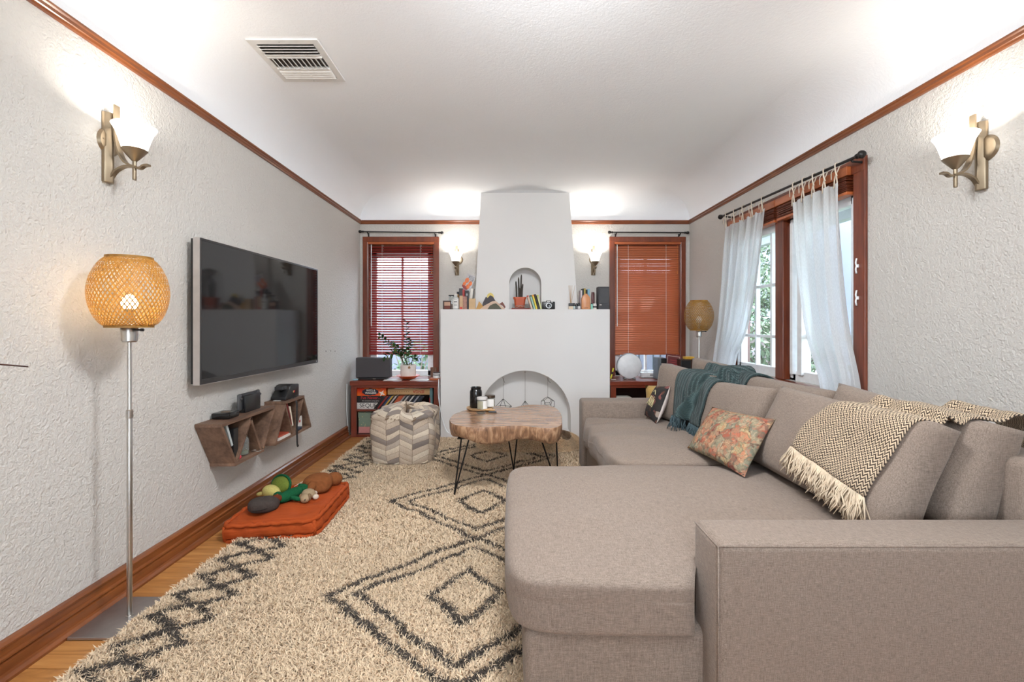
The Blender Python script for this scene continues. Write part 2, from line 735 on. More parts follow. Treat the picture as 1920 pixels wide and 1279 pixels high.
# picture rails and baseboards (moulded profiles)
RAILP = [(0, 0), (.012, .002), (.016, .010), (.020, .013), (.020, .026), (.026, .031), (.026, .040), (.018, .045), (0, .045)]
BASEP = [(0, 0), (.050, 0), (.050, .010), (.042, .021), (.030, .024), (.031, .056), (.022, .060), (.022, .063), (.030, .067), (.030, .074), (.020, .078),
         (.022, .104), (.026, .107), (.026, .113), (.016, .121), (0, .123)]
def run(name, prof, side, a, c, z, mat):
    b = B()
    for (p, q) in [(a, c)]:
        if side == 'left':
            b.prism([(XL + u, z + v) for u, v in prof], p, q, 'y')
        elif side == 'right':
            b.prism([(XR - u, z + v) for u, v in prof], p, q, 'y')
        else:
            b.prism([(YB - u, z + v) for u, v in prof], p, q, 'x')
    # prism along y takes (x, z); along x takes (y, z)
    return tag(b.done(name, mat), kind='structure')


run('trim_1', RAILP, 'left', YF, YB, RAIL, MTRIM)
run('trim_2', RAILP, 'right', YF, YB, RAIL, MTRIM)
run('trim_3', RAILP, 'back', XL, -.33, RAIL, MTRIMX)
run('trim_4', RAILP, 'back', .70, XR, RAIL, MTRIMX)
run('baseboard_left', BASEP, 'left', YF, 4.80, 0, MTRIM)
run('baseboard_right', BASEP, 'right', YF, YB, 0, MTRIM)

# ---------------------------------------------------------------- fireplace
fp = thing('fireplace', 'white plaster fireplace with a tapering chimney breast and arched recess between the back windows', 'fireplace', (.17, 4.77, 0))


def arch_slab(b, outer, cx_, half, base, spring, y0, depth, n=24, full_back=None):
    "front face with an arched recess; outer = left bottom, right bottom, right top, left top in (x, z)"
    (xa, za), (xb, zb), (xc, zc), (xd, zd) = outer
    arc = [(cx_ - half * math.cos(PI * i / n), spring + half * math.sin(PI * i / n)) for i in range(n + 1)]
    top = ((xd + xc) / 2 * 0 + cx_, zc)
    Lp = [(xa, za), (cx_ - half, base)] + ([] if base == spring else []) + arc[:n // 2 + 1] + [top, (xd, zd)]
    Rp = [(xb, zb), (xc, zc), top] + arc[n // 2:] + [(cx_ + half, base)]
    if abs(za - base) > 1e-6:
        Lp = [(xa, za), (cx_, za), (cx_, base)] + Lp[1:]
        Rp = [(cx_, base), (cx_, za)] + Rp
    for P in (Lp, Rp):
        b.bm.faces.new([b.bm.verts.new((x, y0, z)) for x, z in P])
    rim = [(cx_ - half, base)] + arc + [(cx_ + half, base)]
    f0 = [b.bm.verts.new((x, y0, z)) for x, z in rim]
    f1 = [b.bm.verts.new((x, y0 + depth, z)) for x, z in rim]
    m = len(rim)
    for i in range(m):
        j = (i + 1) % m
        b.bm.faces.new((f0[i], f0[j], f1[j], f1[i]))
    b.bm.faces.new([b.bm.verts.new((x, y0 + depth, z)) for x, z in rim])
    # sides and top of the block
    yb = full_back
    q = [(xa, za), (xb, zb), (xc, zc), (xd, zd)]
    a = [b.bm.verts.new((x, y0, z)) for x, z in q]
    e = [b.bm.verts.new((x, yb, z)) for x, z in q]
    for i in range(1, 4):
        j = (i + 1) % 4
        b.bm.faces.new((a[i], a[j], e[j], e[i]))
    return b


b = arch_slab(B(), [(-.724, 0), (1.057, 0), (1.057, 1.357), (-.724, 1.357)], .163, .483, .05, .229, 4.77, .26, full_back=YB)
b.done('mantel_block', MFIRE, fp, world=True, recalc=False)
b = arch_slab(B(), [(-.381, 1.357), (.752, 1.357), (.658, ZC), (-.31, ZC)], .175, .176, 1.357, 1.645, 4.98, .22, n=20, full_back=YB)
b.done('chimney_breast', MFIRE, fp, world=True, recalc=False)
B().box((.163, 4.91, .022), (.95, .25, .044), .004).done('hearth', MFIRE, fp, world=True)

# ---------------------------------------------------------------- windows
GREENGLASS = MGLASS


def back_window(n, x0, x1, bars):
    wd = thing('window_%d' % n, None, None, ((x0 + x1) / 2, YB, .6))
    wd['kind'] = 'structure'
    z0, z1 = .60, 2.15
    cw = .058
    for a, c in ((x0 - cw, x0), (x1, x1 + cw)):
        B().span(a, c, YB - .022, YB, z0, z1 + cw, .005).done('casing', MCASE, wd, world=True)
    B().span(x0 - cw, x1 + cw, YB - .026, YB, z1, z1 + cw + .004, .005).done('casing', MCASE, wd, world=True)
    B().span(x0, x0 + .012, YB, YB + .15, z0, z1).span(x1 - .012, x1, YB, YB + .15, z0, z1).span(x0 + .012, x1 - .012, YB + .05, YB + .15, z1 - .11, z1).done('jamb', MCASE, wd, world=True)
    b = B()
    b.span(x0, x1, YB + .055, YB + .10, z0, z0 + .06, .004).span(x0, x1, YB + .055, YB + .10, z1 - .16, z1 - .10, .004)
    b.span(x0, x0 + .085, YB + .055, YB + .10, z0, z1 - .1, .004).span(x1 - .085, x1, YB + .055, YB + .10, z0, z1 - .1, .004)
    b.done('window_frame', MWHITE, wd, world=True)
    for m in bars:
        B().span(m - .014, m + .014, YB + .06, YB + .09, z0 + .05, z1 - .12, .003).done('muntin', MWHITE, wd, world=True)
    for z in (1.05, 1.5):
        B().span(x0 + .08, x1 - .08, YB + .062, YB + .088, z - .012, z + .012, .003).done('muntin', MWHITE, wd, world=True)
    B().span(x0 + .08, x1 - .08, YB + .073, YB + .078, z0 + .05, z1 - .14).done('pane', MGLASS, wd, world=True)
    return wd


back_window(1, BW[0][0], BW[0][1], [-1.255])
back_window(2, BW[1][0], BW[1][1], [1.60])

w3 = thing('window_3', None, None, (XR, 3.48, .78))
w3['kind'] = 'structure'
y0, y1, z0, z1 = SW
for a, c in ((y0 - .09, y0), (y1, y1 + .09)):
    B().span(XR - .022, XR, a, c, z0 - .1, z1 + .085, .006).done('casing', MCASE, w3, world=True)
B().span(XR - .026, XR, y0 - .09, y1 + .09, z1, z1 + .09, .006).done('casing', MCASE, w3, world=True)
B().span(XR - .05, XR + .02, y0 - .11, y1 + .11, z0 - .03, z0, .006).done('sill', MCASE, w3, world=True)
B().span(XR - .022, XR + .1, 3.43, 3.53, z0, z1, .006).done('mullion', MCASE, w3, world=True)
B().span(XR, XR + .15, y0, y0 + .012, z0, z1).span(XR, XR + .15, y1 - .012, y1, z0, z1).span(XR, XR + .15, y0, y1, z1 - .1, z1).done('jamb', MCASE, w3, world=True)
for a, c in ((y0 + .01, 3.43), (3.53, y1 - .01)):
    b = B()
    X0, X1 = XR + .03, XR + .09
    t0, t1 = z0, 2.0
    b.span(X0, X1, a, a + .075, t0, t1, .004).span(X0, X1, c - .075, c, t0, t1, .004).span(X0, X1, a, c, t0, t0 + .075, .004).span(X0, X1, a, c, t1 - .06, t1, .004)
    b.span(X0 - .012, X0, a + .03, a + .05, t0 + .02, t1 - .02, .002).span(X0 - .012, X0, c - .05, c - .03, t0 + .02, t1 - .02, .002)
    b.done('window_frame', MWHITE, w3, world=True)
    m = (a + c) / 2
    if a > 3:
        for yv in (3.70, 3.93):
            B().span(X0 + .015, X1 - .01, yv - .012, yv + .012, t0 + .05, t1 - .05, .003).done('muntin', MWHITE, w3, world=True)
        for zv in (1.10, 1.52):
            B().span(X0 + .017, X1 - .012, a + .06, c - .06, zv - .012, zv + .012, .003).done('muntin', MWHITE, w3, world=True)
    else:
        B().span(X0 - .02, X1 - .01, 3.26, 3.31, t0 + .05, t1 - .05, .003).span(X0 - .03, X1 - .02, 3.35, 3.38, t0 + .05, t1 - .05, .003).done('sash_rail', MWHITE, w3, world=True)
        B().span(X0 + .017, X1 - .012, a + .06, 3.27, 1.09, 1.13, .003).done('muntin', MWHITE, w3, world=True)
    B().span(XR + .058, XR + .062, a + .06, c - .06, t0 + .06, t1 - .05).done('pane', MGLASS, w3, world=True)

# ---------------------------------------------------------------- blinds
def slat_mat(name, c, trans):
    t = NT(name)
    f = t.noise(t.coord((.15, 1, 1)), 30, 4, .6, .3)
    t.col(t.ramp(f, [(.3, tuple(x * .85 for x in c[:3]) + (1,)), (.7, c)]))
    m = t.set(.3)
    if trans:
        tl = t.add('ShaderNodeBsdfTranslucent')
        tl.inputs[0].default_value = S(210, 90, 100)
        mx = t.add('ShaderNodeMixShader')
        mx.inputs[0].default_value = trans
        t.link(t.b.outputs[0], mx.inputs[1])
        t.link(tl.outputs[0], mx.inputs[2])
        t.link(mx.outputs[0], t.out.inputs[0])
    return m


MSLAT_A = slat_mat('red_brown_slat', S(150, 46, 40), .3)
MSLAT_B = slat_mat('orange_brown_slat', S(178, 98, 62), 0)
MORAIL = wood('blind_rail_wood', S(150, 74, 36), S(190, 104, 58), 'x', 10, .3)
MCORD = plain('pale_cord', (.75, .73, .70, 1), .7)
MCORDR = plain('wooden_tassel', S(190, 110, 50), .5)


def blind(label, x0, x1, ztop, zbot, pitch, wid, tilt, mat, wand_x):
    bl = thing('window_blind', label, 'blind', ((x0 + x1) / 2, YB - .012, zbot), 0, 'wooden slat blinds on the back windows')
    W = x1 - x0
    y = YB + .018
    B().span(x0 - .012, x1 + .012, YB - .02, YB + .04, ztop, ztop + .052, .004).done('head_rail', MORAIL, bl, world=True)
    b = B()
    for k in range(5):
        pass
    n = int((ztop - zbot) / pitch)
    prof = [(-wid / 2, -.0026), (-wid / 4, .0004), (0, .0014), (wid / 4, .0004), (wid / 2, -.0026)]
    prof = prof + [(p, q - .0016) for p, q in prof[::-1]]
    first = None
    for i in range(n):
        z = ztop - .012 - (i + .5) * (ztop - zbot - .03) / n
        if first is None:
            bb = B().prism([(p, q) for p, q in prof], -W / 2, W / 2, 'x')
            first = bb.done('slat', mat, bl)
            o = first
        else:
            o = again(first)
        o.location = Vector((0, y - bl.location.y, z - zbot))
        o.rotation_euler = (math.radians(tilt) + R.uniform(-.03, .03), 0, R.uniform(-.0012, .0012))
    B().span(x0 - .006, x1 + .006, y - .016, y + .012, zbot, zbot + .02, .004).done('bottom_rail', MORAIL if tilt > 50 else mat, bl, world=True)
    for fx in (.215, .785):
        x = x0 + W * fx
        B().tube([(x, y - .016, ztop), (x, y - .018, zbot + .01)], .0016, 5).tube([(x + .006, y + .014, ztop), (x + .006, y + .014, zbot + .01)], .0016, 5).done('ladder_cord', MCORD, bl, world=True)
    B().tube([(wand_x, y - .022, ztop), (wand_x, y - .024, ztop - .95)], .005, 6).done('wand', MWHITE, bl, world=True)
    cx_ = x1 - .035
    B().tube([(cx_, y - .02, ztop), (cx_, y - .022, ztop - .30)], .0016, 5).lathe([(.002, .03), (.007, 0), (.006, -.012), (0, -.014)], (cx_, y - .022, ztop - .33), 8).done('pull_cord', MCORDR, bl, world=True)
    return bl


blind('dark red slat blind over the window above the game shelves', -1.645, -.865, 2.125, .845, .0302, .027, 44, MSLAT_A, -1.60)
blind('orange brown slat blind, fully closed, on the window behind the round white disc', 1.215, 1.985, 2.125, .845, .0262, .0282, 70, MSLAT_B, 1.25)

MSTACK = wood('raised_blind_wood', S(88, 40, 24), S(132, 66, 38), 'y', 10, .3)
for nm, a, c in (('raised wooden blind stacked above the window half nearer the camera', 2.735, 3.475), ('raised wooden blind stacked above the farther half of the curtained window', 3.485, 4.225)):
    bl = thing('raised_blind', nm, 'blind', (XR - .03, (a + c) / 2, 1.98), 0, 'raised blinds of the curtained window')
    B().span(XR - .055, XR - .027, a, c, 2.10, 2.155, .004).done('head_rail', wood('raised_rail_wood', S(140, 72, 36), S(184, 104, 58), 'y', 10, .3), bl, world=True)
    B().span(XR - .05, XR + .01, a + .01, c - .01, 1.985, 2.005, .004).done('bottom_rail', MORAIL, bl, world=True)
    f0 = None
    for i in range(12):
        if f0 is None:
            f0 = o = B().box((0, 0, 0), (.052, c - a - .03, .0036), .001, seg=1).done('slat', MSTACK, bl)
        else:
            o = again(f0)
        o.location = (.008 + R.uniform(-.003, .003), R.uniform(-.004, .004), .03 + i * .0075)
        o.rotation_euler = (R.uniform(-.004, .004), R.uniform(-.06, .06), 0)

# ---------------------------------------------------------------- curtain rods and curtains
def rod(label, p, q, wall, r=.007, fin=.018):
    "rod from p to q; brackets reach to the wall"
    p, q = Vector(p), Vector(q)
    o = thing('curtain_rod', label, 'curtain rod', (p + q) / 2)
    d = (q - p).normalized()
    B().tube([p, q], r, 10).done('rod', MBLACK, o, True, world=True, angle=40)
    for e, s in ((p, -1), (q, 1)):
        M = d.to_track_quat('Z', 'Y').to_matrix().to_4x4() if s > 0 else (-d).to_track_quat('Z', 'Y').to_matrix().to_4x4()
        B().lathe([(0, -.012), (r * 1.6, -.012), (r * 1.7, 0), (r, .004), (fin * .7, .012), (fin, .026), (fin * .75, .04), (0, .046)], e, 14, M).done('finial', MBLACK, o, True, world=True)
        k = e - d * s * .055
        b = B()
        if wall == 'back':
            b.tube([k, (k.x, k.y + .005, k.z - .012), (k.x, YB - .004, k.z - .03)], .006, 8)
            b.box((k.x, YB - .004, k.z - .035), (.014, .008, .06))
        else:
            b.tube([k, (k.x + .01, k.y, k.z - .014), (XR - .004, k.y, k.z - .02)], .007, 8)
            b.box((XR - .004, k.y, k.z - .03), (.008, .016, .07))
        b.done('bracket', MBLACK, o, world=True)
    return o


rod('black curtain rod with ball ends above the dark red blind', (-1.685, YB - .06, 2.262), (-.80, YB - .06, 2.25), 'back')
rod('black curtain rod with ball ends above the closed orange brown blind', (1.175, YB - .06, 2.255), (2.02, YB - .06, 2.25), 'back')
rod('long black curtain rod carrying the sheer curtains', (2.0, 4.27, 2.215), (2.0, 2.60, 2.165), 'right', .009, .024)

t = NT('sheer_cloth')
tl = t.add('ShaderNodeBsdfTranslucent')
tl.inputs[0].default_value = (.80, .84, .87, 1)
df = t.add('ShaderNodeBsdfDiffuse')
df.inputs[0].default_value = (.80, .81, .82, 1)
tr = t.add('ShaderNodeBsdfTransparent')
m1 = t.add('ShaderNodeMixShader')
m1.inputs[0].default_value = .5
t.link(tl.outputs[0], m1.inputs[1])
t.link(df.outputs[0], m1.inputs[2])
m2 = t.add('ShaderNodeMixShader')
wv = t.noise(t.coord((300, 300, 60)), 1, 2)
t.link(t.ramp(wv, [(.3, (.12, .12, .12, 1)), (.7, (.24, .24, .24, 1))]), m2.inputs[0])
t.link(m1.outputs[0], m2.inputs[1])
t.link(tr.outputs[0], m2.inputs[2])
t.link(m2.outputs[0], t.out.inputs[0])
MSHEER = t.m
MTIE = plain('cream_tie_cloth', S(206, 194, 176), .9)


def curtain(label, edges, folds, ntab, seed, fold_amp=.030):
    "edges: list of (z, y of far edge, y of near edge) from top to hem"
    o = thing('sheer_curtain', label, 'curtain', (2.0, (edges[0][1] + edges[0][2]) / 2, edges[-1][0]), 0, 'sheer tie-top curtains')
    n = 70
    L_ = spline([(e[1], e[2], e[0]) for e in edges], n)

    def fn(u, v):
        k = L_[round(v * n)]
        yv = k.x + (k.y - k.x) * u
        amp = fold_amp * (.55 + .45 * min(1, v * 3)) * (.75 + .4 * noise.noise(Vector((u * 3, v * 1.5, seed))))
        ph = u * folds * 2 * PI + 1.1 * noise.noise(Vector((u * 2, v * 2.2, seed + 5))) + seed
        sag = -.018 * abs(math.sin(u * ntab * PI)) * max(0, 1 - v * 10)
        xv = 1.992 - .02 * v + amp * math.sin(ph) + .008 * math.sin(ph * 2.3 + seed)
        return (xv, yv + amp * .4 * math.cos(ph * 1.0), k.z + sag + .0)
    B().grid(fn, 150, n).done('cloth', MSHEER, o, True, world=True, recalc=False)
    # ties knotted round the rod
    k = L_[0]
    for i in range(ntab):
        u = (i + .25) / (ntab - .5)
        yv = k.x + (k.y - k.x) * u
        zr = 2.165 + (yv - 2.60) / (4.27 - 2.60) * .05
        zt = k.z
        s = .012
        loop = spline([(1.990, yv - s, zt - .03), (1.985, yv - s * .8, zt + .03), (1.983, yv, zr - .012), (1.988, yv + .004, zr + .008), (2.0, yv + .004, zr + .013), (2.013, yv + .004, zr), (2.006, yv, zr - .02), (1.99, yv + s * .9, zt + .03), (1.988, yv + s * 1.3, zt - .035)], 28)
        b = B().tube(loop, .006, 6, flat=.5)
        b.tube(spline([(1.984, yv, zr - .022), (1.975, yv + s * 1.5, zr - .04), (1.98, yv + s * 2.2, zr - .085)], 8), .0045, 6, flat=.5)
        b.tube(spline([(1.984, yv, zr - .022), (1.976, yv - s * 1.2, zr - .045), (1.98, yv - s * 1.8, zr - .075)], 8), .0045, 6, flat=.5)
        b.done('tie', MTIE, o, True, world=True)
    return o


curtain('narrow sheer white curtain at the far end of the long rod by the unlit lamp', [(2.105, 4.20, 3.53), (1.9, 4.235, 3.56), (1.5, 4.28, 3.66), (1.15, 4.32, 3.80), (.95, 4.36, 3.95), (.7, 4.40, 4.03), (.4, 4.42, 4.05)], 5.5, 5, 1)
curtain('wide sheer white curtain over the nearer window half, reaching the sofa cushions', [(2.065, 3.20, 2.735), (1.8, 3.17, 2.72), (1.4, 3.10, 2.68), (1.1, 3.02, 2.63), (.85, 2.90, 2.57), (.65, 2.86, 2.55), (.4, 2.85, 2.55)], 4.5, 5, 2, .034)

for i, z in enumerate((1.545, 1.355)):
    o = thing('cord_cleat', ('upper', 'lower')[i] + ' white cord cleat screwed to the wooden casing beside the sheer curtain', 'cord cleat', (XR - .022, 2.685, z))
    B().box((-.006, 0, 0), (.012, .012, .02), .003).done('post', MWHITE, o)
    B().tube(spline([(-.008, .004, .045), (-.016, 0, .02), (-.012, 0, 0), (-.016, 0, -.02), (-.008, .004, -.045)], 12), .0045, 6).done('horn', MWHITE, o, True)

# ---------------------------------------------------------------- wall sconces
t = NT('lit_opal_glass')
t.col((.9, .88, .84, 1))
t.b.inputs['Emission Color'].default_value = (1, .95, .87, 1)
t.b.inputs['Emission Strength'].default_value = 1.5
MOPAL = t.set(.4)
MBULB = emit('lit_bulb', (1, .82, .55, 1), 30)

sc = thing('wall_sconce', 'nickel wall sconce with glowing bell shade above the woven floor lamp that is lit', 'wall lamp', (XL, 1.945, 1.80), PI / 2)
b = B()
b.prism([(-.024, 0), (.024, 0), (.024, -.014), (.004, -.032), (-.004, -.032), (-.024, -.014)], .006, .305, 'z')
bmesh.ops.bevel(b.bm, geom=[e for e in b.bm.edges], offset=.003, segments=2, profile=.5, affect='EDGES')
b.done('back_plate', MBRONZE, sc, True, angle=40)
My = Matrix.Rotation(PI / 2, 4, 'X')
B().lathe([(0, .018), (.040, .018), (.052, .013), (.058, 0)], (.012, 0, .185), 28, My).sphere((-.03, -.016, .185), (.004, .004, .004), 8, 6).done('wall_canopy', MBRONZE, sc, True, angle=40)
def flat_arm(pts, wx, th):
    b = B()
    P = spline(pts, 20)
    n = len(P)
    rows = []
    for i, p in enumerate(P):
        tt = (P[min(i + 1, n - 1)] - P[max(i - 1, 0)]).normalized()
        nn = Vector((1, 0, 0)).cross(tt).normalized() * th / 2
        s_ = Vector((wx / 2, 0, 0))
        rows.append([b.bm.verts.new(p + a) for a in (s_ + nn, -s_ + nn, -s_ - nn, s_ - nn)])
    for a, c in zip(rows, rows[1:]):
        for k in range(4):
            b.bm.faces.new((a[k], a[(k + 1) % 4], c[(k + 1) % 4], c[k]))
    b.bm.faces.new(rows[0])
    b.bm.faces.new(rows[-1][::-1])
    return b
flat_arm([(0, -.045, .338), (0, -.045, .29), (0, -.043, .22), (0, -.055, .15), (0, -.085, .093), (0, -.135, .072)], .026, .007).done('upper_arm', MBRONZE, sc, True, angle=40)
flat_arm([(0, -.024, .03), (0, -.045, .058), (0, -.08, .076), (0, -.115, .075), (0, -.145, .068), (0, -.165, .08), (0, -.185, .082)], .020, .008).done('lower_arm', MBRONZE, sc, True, angle=40)
B().lathe([(0, .018), (.006, .018), (.0075, .022), (.0075, .098), (.012, .102), (.036, .132), (.047, .147), (.044, .149), (0, .14)], (0, -.122, 0), 24).done('cup', MBRONZE, sc, True, angle=40)
B().lathe([(.043, .147), (.050, .17), (.057, .195), (.066, .222), (.080, .247), (.077, .249), (.063, .224), (.054, .197), (.047, .172), (.040, .15), (0, .149)], (0, -.122, 0), 32).done('glass_shade', MOPAL, sc, True, recalc=True, angle=50)
SCON = [((XR, 2.0, 1.785), -PI / 2, 'nickel wall sconce with glowing bell shade beside the curtained window'),
        ((at(857, 500, YB).x, YB, 1.762), 0, 'small lit sconce between the dark red blind and the chimney breast'),
        ((at(1112, 500, YB).x, YB, 1.762), 0, 'small lit sconce between the chimney breast and the orange brown blind')]
sc['group'] = 'matching wall sconces'
for loc, rz, lb in SCON:
    dup(sc, loc, rz, lb)
for loc, rz in [((XL, 1.945, 1.80), PI / 2)] + [(a, r) for a, r, _ in SCON]:
    o_ = Matrix.Rotation(rz, 3, 'Z') @ Vector((0, -.122, .232)) + Vector(loc)
    l_ = lamp('sconce_light', 'AREA', o_, 1.5 if rz == 0 else 1.2, (1, .95, .88), .11, (PI, 0, 0))
    l_.data.shape = 'DISK'
    lamp('sconce_bulb', 'POINT', o_ - Vector((0, 0, .02)), .7, (1, .93, .82), .018)

# ---------------------------------------------------------------- floor lamps
t = NT('woven_bamboo')
f = t.noise(t.coord(), 60, 3)
t.col(t.ramp(f, [(.3, S(132, 92, 34)), (.7, S(172, 130, 58))]))
tl = t.add('ShaderNodeBsdfTranslucent')
tl.inputs[0].default_value = S(226, 158, 66)
mx = t.add('ShaderNodeMixShader')
mx.inputs[0].default_value = .14
t.link(t.b.outputs[0], mx.inputs[1])
t.link(tl.outputs[0], mx.inputs[2])
t.link(mx.outputs[0], t.out.inputs[0])
MBAMBOO = t.set(.55)
MUNLIT = plain('unlit_bulb', (.8, .8, .78, 1), .3)


def floor_lamp(label, loc, zc, lit, rz=0):
    o = thing('floor_lamp', label, 'floor lamp', loc, rz, 'woven floor lamps')
    B().box((0, 0, .006), (.26, .26, .012), .003).done('base', plain('lamp_base_steel', (.40, .38, .37, 1), .38, .9, .05, 30), o)
    B().lathe([(0, .012), (.0125, .012), (.0125, .016), (.0095, .017), (.0095, zc - .50), (.0075, zc - .495), (.0075, zc - .19), (0, zc - .19)], (0, 0, 0), 16).done('pole', MSTEEL, o, True, angle=40)
    B().lathe([(.0095, -.02), (.0125, -.018), (.0125, .012), (.0085, .016)], (0, 0, zc - .495), 16).done('collar', MSTEEL, o, True, angle=40)
    B().lathe([(0, -.205), (.022, -.205), (.027, -.200), (.029, -.135), (.026, -.13), (.014, -.13), (.014, -.085), (.020, -.07), (0, -.068)], (0, 0, zc), 24).done('socket', MSTEEL, o, True, angle=40)
    B().lathe([(0, 0), (.004, 0), (.004, .03), (.006, .032), (.006, .042), (0, .043)], (.024, -.012, zc - .155), 10, Matrix.Rotation(PI / 2, 4, 'Y')).done('switch', MBP, o)
    prof = [(-.140, .078), (-.128, .094), (-.10, .112), (-.06, .126), (-.02, .1325), (.02, .1315), (.06, .123), (.10, .106), (.125, .089), (.138, .074)]
    P = spline([(r, z, 0) for z, r in prof], 26)
    b = B()
    nf = 50
    for fam in (1, -1):
        for k in range(nf):
            prev = None
            for i, p in enumerate(P):
                u = i / 26
                a = 2 * PI * k / nf + fam * u * 1.75 + (.02 if fam > 0 else 0)
                da = .0043 / 2 / max(p.x, .06) * 1.25
                rr = p.x + fam * .0009 * math.cos(i * PI)
                cur = [b.bm.verts.new((rr * math.cos(a + s * da), rr * math.sin(a + s * da), zc + p.y)) for s in (-1, 1)]
                if prev:
                    b.bm.faces.new((prev[0], prev[1], cur[1], cur[0]))
                prev = cur
    sh = b.done('woven_shade', MBAMBOO, o, recalc=False, kind='stuff')
    for z, r in ((-.140, .078), (.137, .076)):
        B().lathe([(r - .001, -.006), (r + .0025, -.006), (r + .0025, .006), (r - .001, .006), (r - .001, -.006)], (0, 0, zc + z), 36).done('shade_rim', MBAMBOO, sh, True, angle=40)
    B().lathe([(.026, 0), (.078, 0), (.078, .002), (.026, .002), (.026, 0)], (0, 0, zc - .142), 30).done('shade_ring', MBAMBOO, sh)
    B().sphere((0, 0, zc - .045), (.028, .028, .034), 16, 10).done('bulb', MBULB if lit else MUNLIT, o, True)
    return o


lp = at(235, 1160, F * EYE / 552)
floor_lamp('lit floor lamp with woven bamboo shade and steel pole beside the television', (-1.548, lp.y, 0), 1.332, True)
lamp('floor_lamp_light', 'POINT', (-1.548, lp.y, 1.287), 8.0, (1, .80, .44), .03)
floor_lamp('unlit floor lamp with woven bamboo shade in the corner behind the sofa', (1.81, 4.33, 0), 1.285, False)

# ---------------------------------------------------------------- television
tv = thing('television', 'large black wall mounted television with thin silver frame above the zigzag shelves', 'television', (-1.632, 3.115, .874), math.radians(88.8))
W_, H_ = 1.415, .79
t = NT('dark_screen')
t.col((.010, .010, .011, 1))
MSCREEN = t.set(.06, Specular_IOR_Level=.62)
MFRAME = plain('silver_frame', (.62, .58, .56, 1), .3, .85)
B().span(-W_ / 2 + .012, W_ / 2 - .012, -.001, .01, .030, H_ - .014).done('screen', MSCREEN, tv)
b = B()
b.span(-W_ / 2 + .003, W_ / 2 - .003, -.004, .012, .003, .030).span(-W_ / 2 + .003, W_ / 2 - .003, -.004, .012, H_ - .014, H_ - .003)
b.span(-W_ / 2 + .003, -W_ / 2 + .013, -.004, .012, .030, H_ - .014).span(W_ / 2 - .013, W_ / 2 - .003, -.004, .012, .030, H_ - .014)
b.done('bezel', plain('dark_bezel', (.02, .018, .018, 1), .3), tv)
b = B()
b.span(-W_ / 2, W_ / 2, -.002, .034, 0, .004).span(-W_ / 2, W_ / 2, -.002, .034, H_ - .004, H_)
b.span(-W_ / 2, -W_ / 2 + .004, -.002, .034, .004, H_ - .004).span(W_ / 2 - .004, W_ / 2, -.002, .034, .004, H_ - .004)
b.done('silver_frame', MFRAME, tv)
B().span(-W_ / 2 + .004, W_ / 2 - .004, .012, .036, .004, H_ - .004).span(-W_ / 2 + .006, W_ / 2 - .006, .036, .05, .006, H_ - .006).done('rear_shell', MBP, tv)
B().span(-.2, .2, .05, .085, .2, .6).span(-.3, .3, .075, .088, .33, .37).done('wall_mount', MBLACK, tv)
B().sphere((W_ / 2 - .03, -.004, .016), (.008, .002, .006), 10, 6).done('logo_badge', plain('badge_silver', (.7, .7, .7, 1), .3, .8), tv)

# ---------------------------------------------------------------- zigzag wall shelves
MSHELF = wood('walnut_stained_board', S(78, 56, 44), S(132, 102, 82), 'y', 12, .55, .12)
XS0, XS1 = XL + .002, -1.58
TH = .017


def plank2(name, p, q, side, root, x1=XS1, th=TH):
    "board between two points of the (y, z) plane, thickened towards side"
    p, q = Vector(p), Vector(q)
    d = (q - p).normalized()
    n = Vector((-d.y, d.x)) * th * side
    return B().prism([p, q, q + n, p + n], XS0, x1, 'x', .0012).done(name, MSHELF, root, world=True)


def zigzag(label, top, bot, z1, z0):
    o = thing('wall_shelf', label, 'shelf', (XL, (top[0] + top[1]) / 2, z0), 0, 'zigzag wall shelves')
    plank2('top_board', (top[0], z1 - TH), (top[1], z1 - TH), 1, o)
    plank2('bottom_board', (bot[0], z0), (bot[1], z0), 1, o)
    plank2('side_board', (bot[0], z0 + TH), (top[0], z1 - TH), -1, o)
    plank2('side_board', (bot[1], z0 + TH), (top[1], z1 - TH), 1, o)
    return o


s1 = zigzag('wall shelf of dark stained boards holding the mason jar, wider at its top', (2.488, 3.06), (2.613, 2.923), .650, .380)
plank2('divider_board', (2.632, .380 + TH), (2.782, .650 - TH), -1, s1, XS1 - .004)
plank2('divider_board', (2.904, .380 + TH), (2.784, .650 - TH), 1, s1, XS1 - .004)
s2 = zigzag('wall shelf of dark stained boards under the instant camera, wider at its base', (3.197, 3.497), (3.06, 3.618), .652, .379)
plank2('divider_board', (3.33, .379 + TH), (3.216, .652 - TH), 1, s2, XS1 - .004)
plank2('divider_board', (3.352, .379 + TH), (3.48, .652 - TH), -1, s2, XS1 - .004)

# ---------------------------------------------------------------- ceiling register
MVENT = plain('vent_enamel', (.74, .73, .71, 1), .45)
vn = thing('ceiling_vent', 'white metal air register with slanted louvres set in the ceiling', 'vent', (-1.157, 2.50, ZC))
x0, x1, y0, y1 = -.182, .182, -.2, .2
b = B()
fw = .035
b.span(x0, x1, y0, y0 + fw, -.008, .001).span(x0, x1, y1 - fw, y1, -.008, .001).span(x0, x0 + fw, y0 + fw, y1 - fw, -.008, .001).span(x1 - fw, x1, y0 + fw, y1 - fw, -.008, .001)
b.done('frame', MVENT, vn)
B().span(x0 + .03, x1 - .03, y0 + .03, y1 - .03, -.0006, .002).done('duct', plain('dark_duct', (.10, .09, .085, 1), .8), vn)
yA, yB = -.045, .055
for y in (-.150, -.125, -.1, -.075):
    B().box((0, y, -.008), (x1 - x0 - .07, .026, .0025), 0, Matrix.Rotation(math.radians(38), 3, 'X')).done('louvre', MVENT, vn)
B().span(x0 + fw, x1 - fw, -.060, -.052, -.016, -.001).span(x0 + fw, x1 - fw, .048, .056, -.016, -.001).done('cross_bar', MVENT, vn)
f0 = None
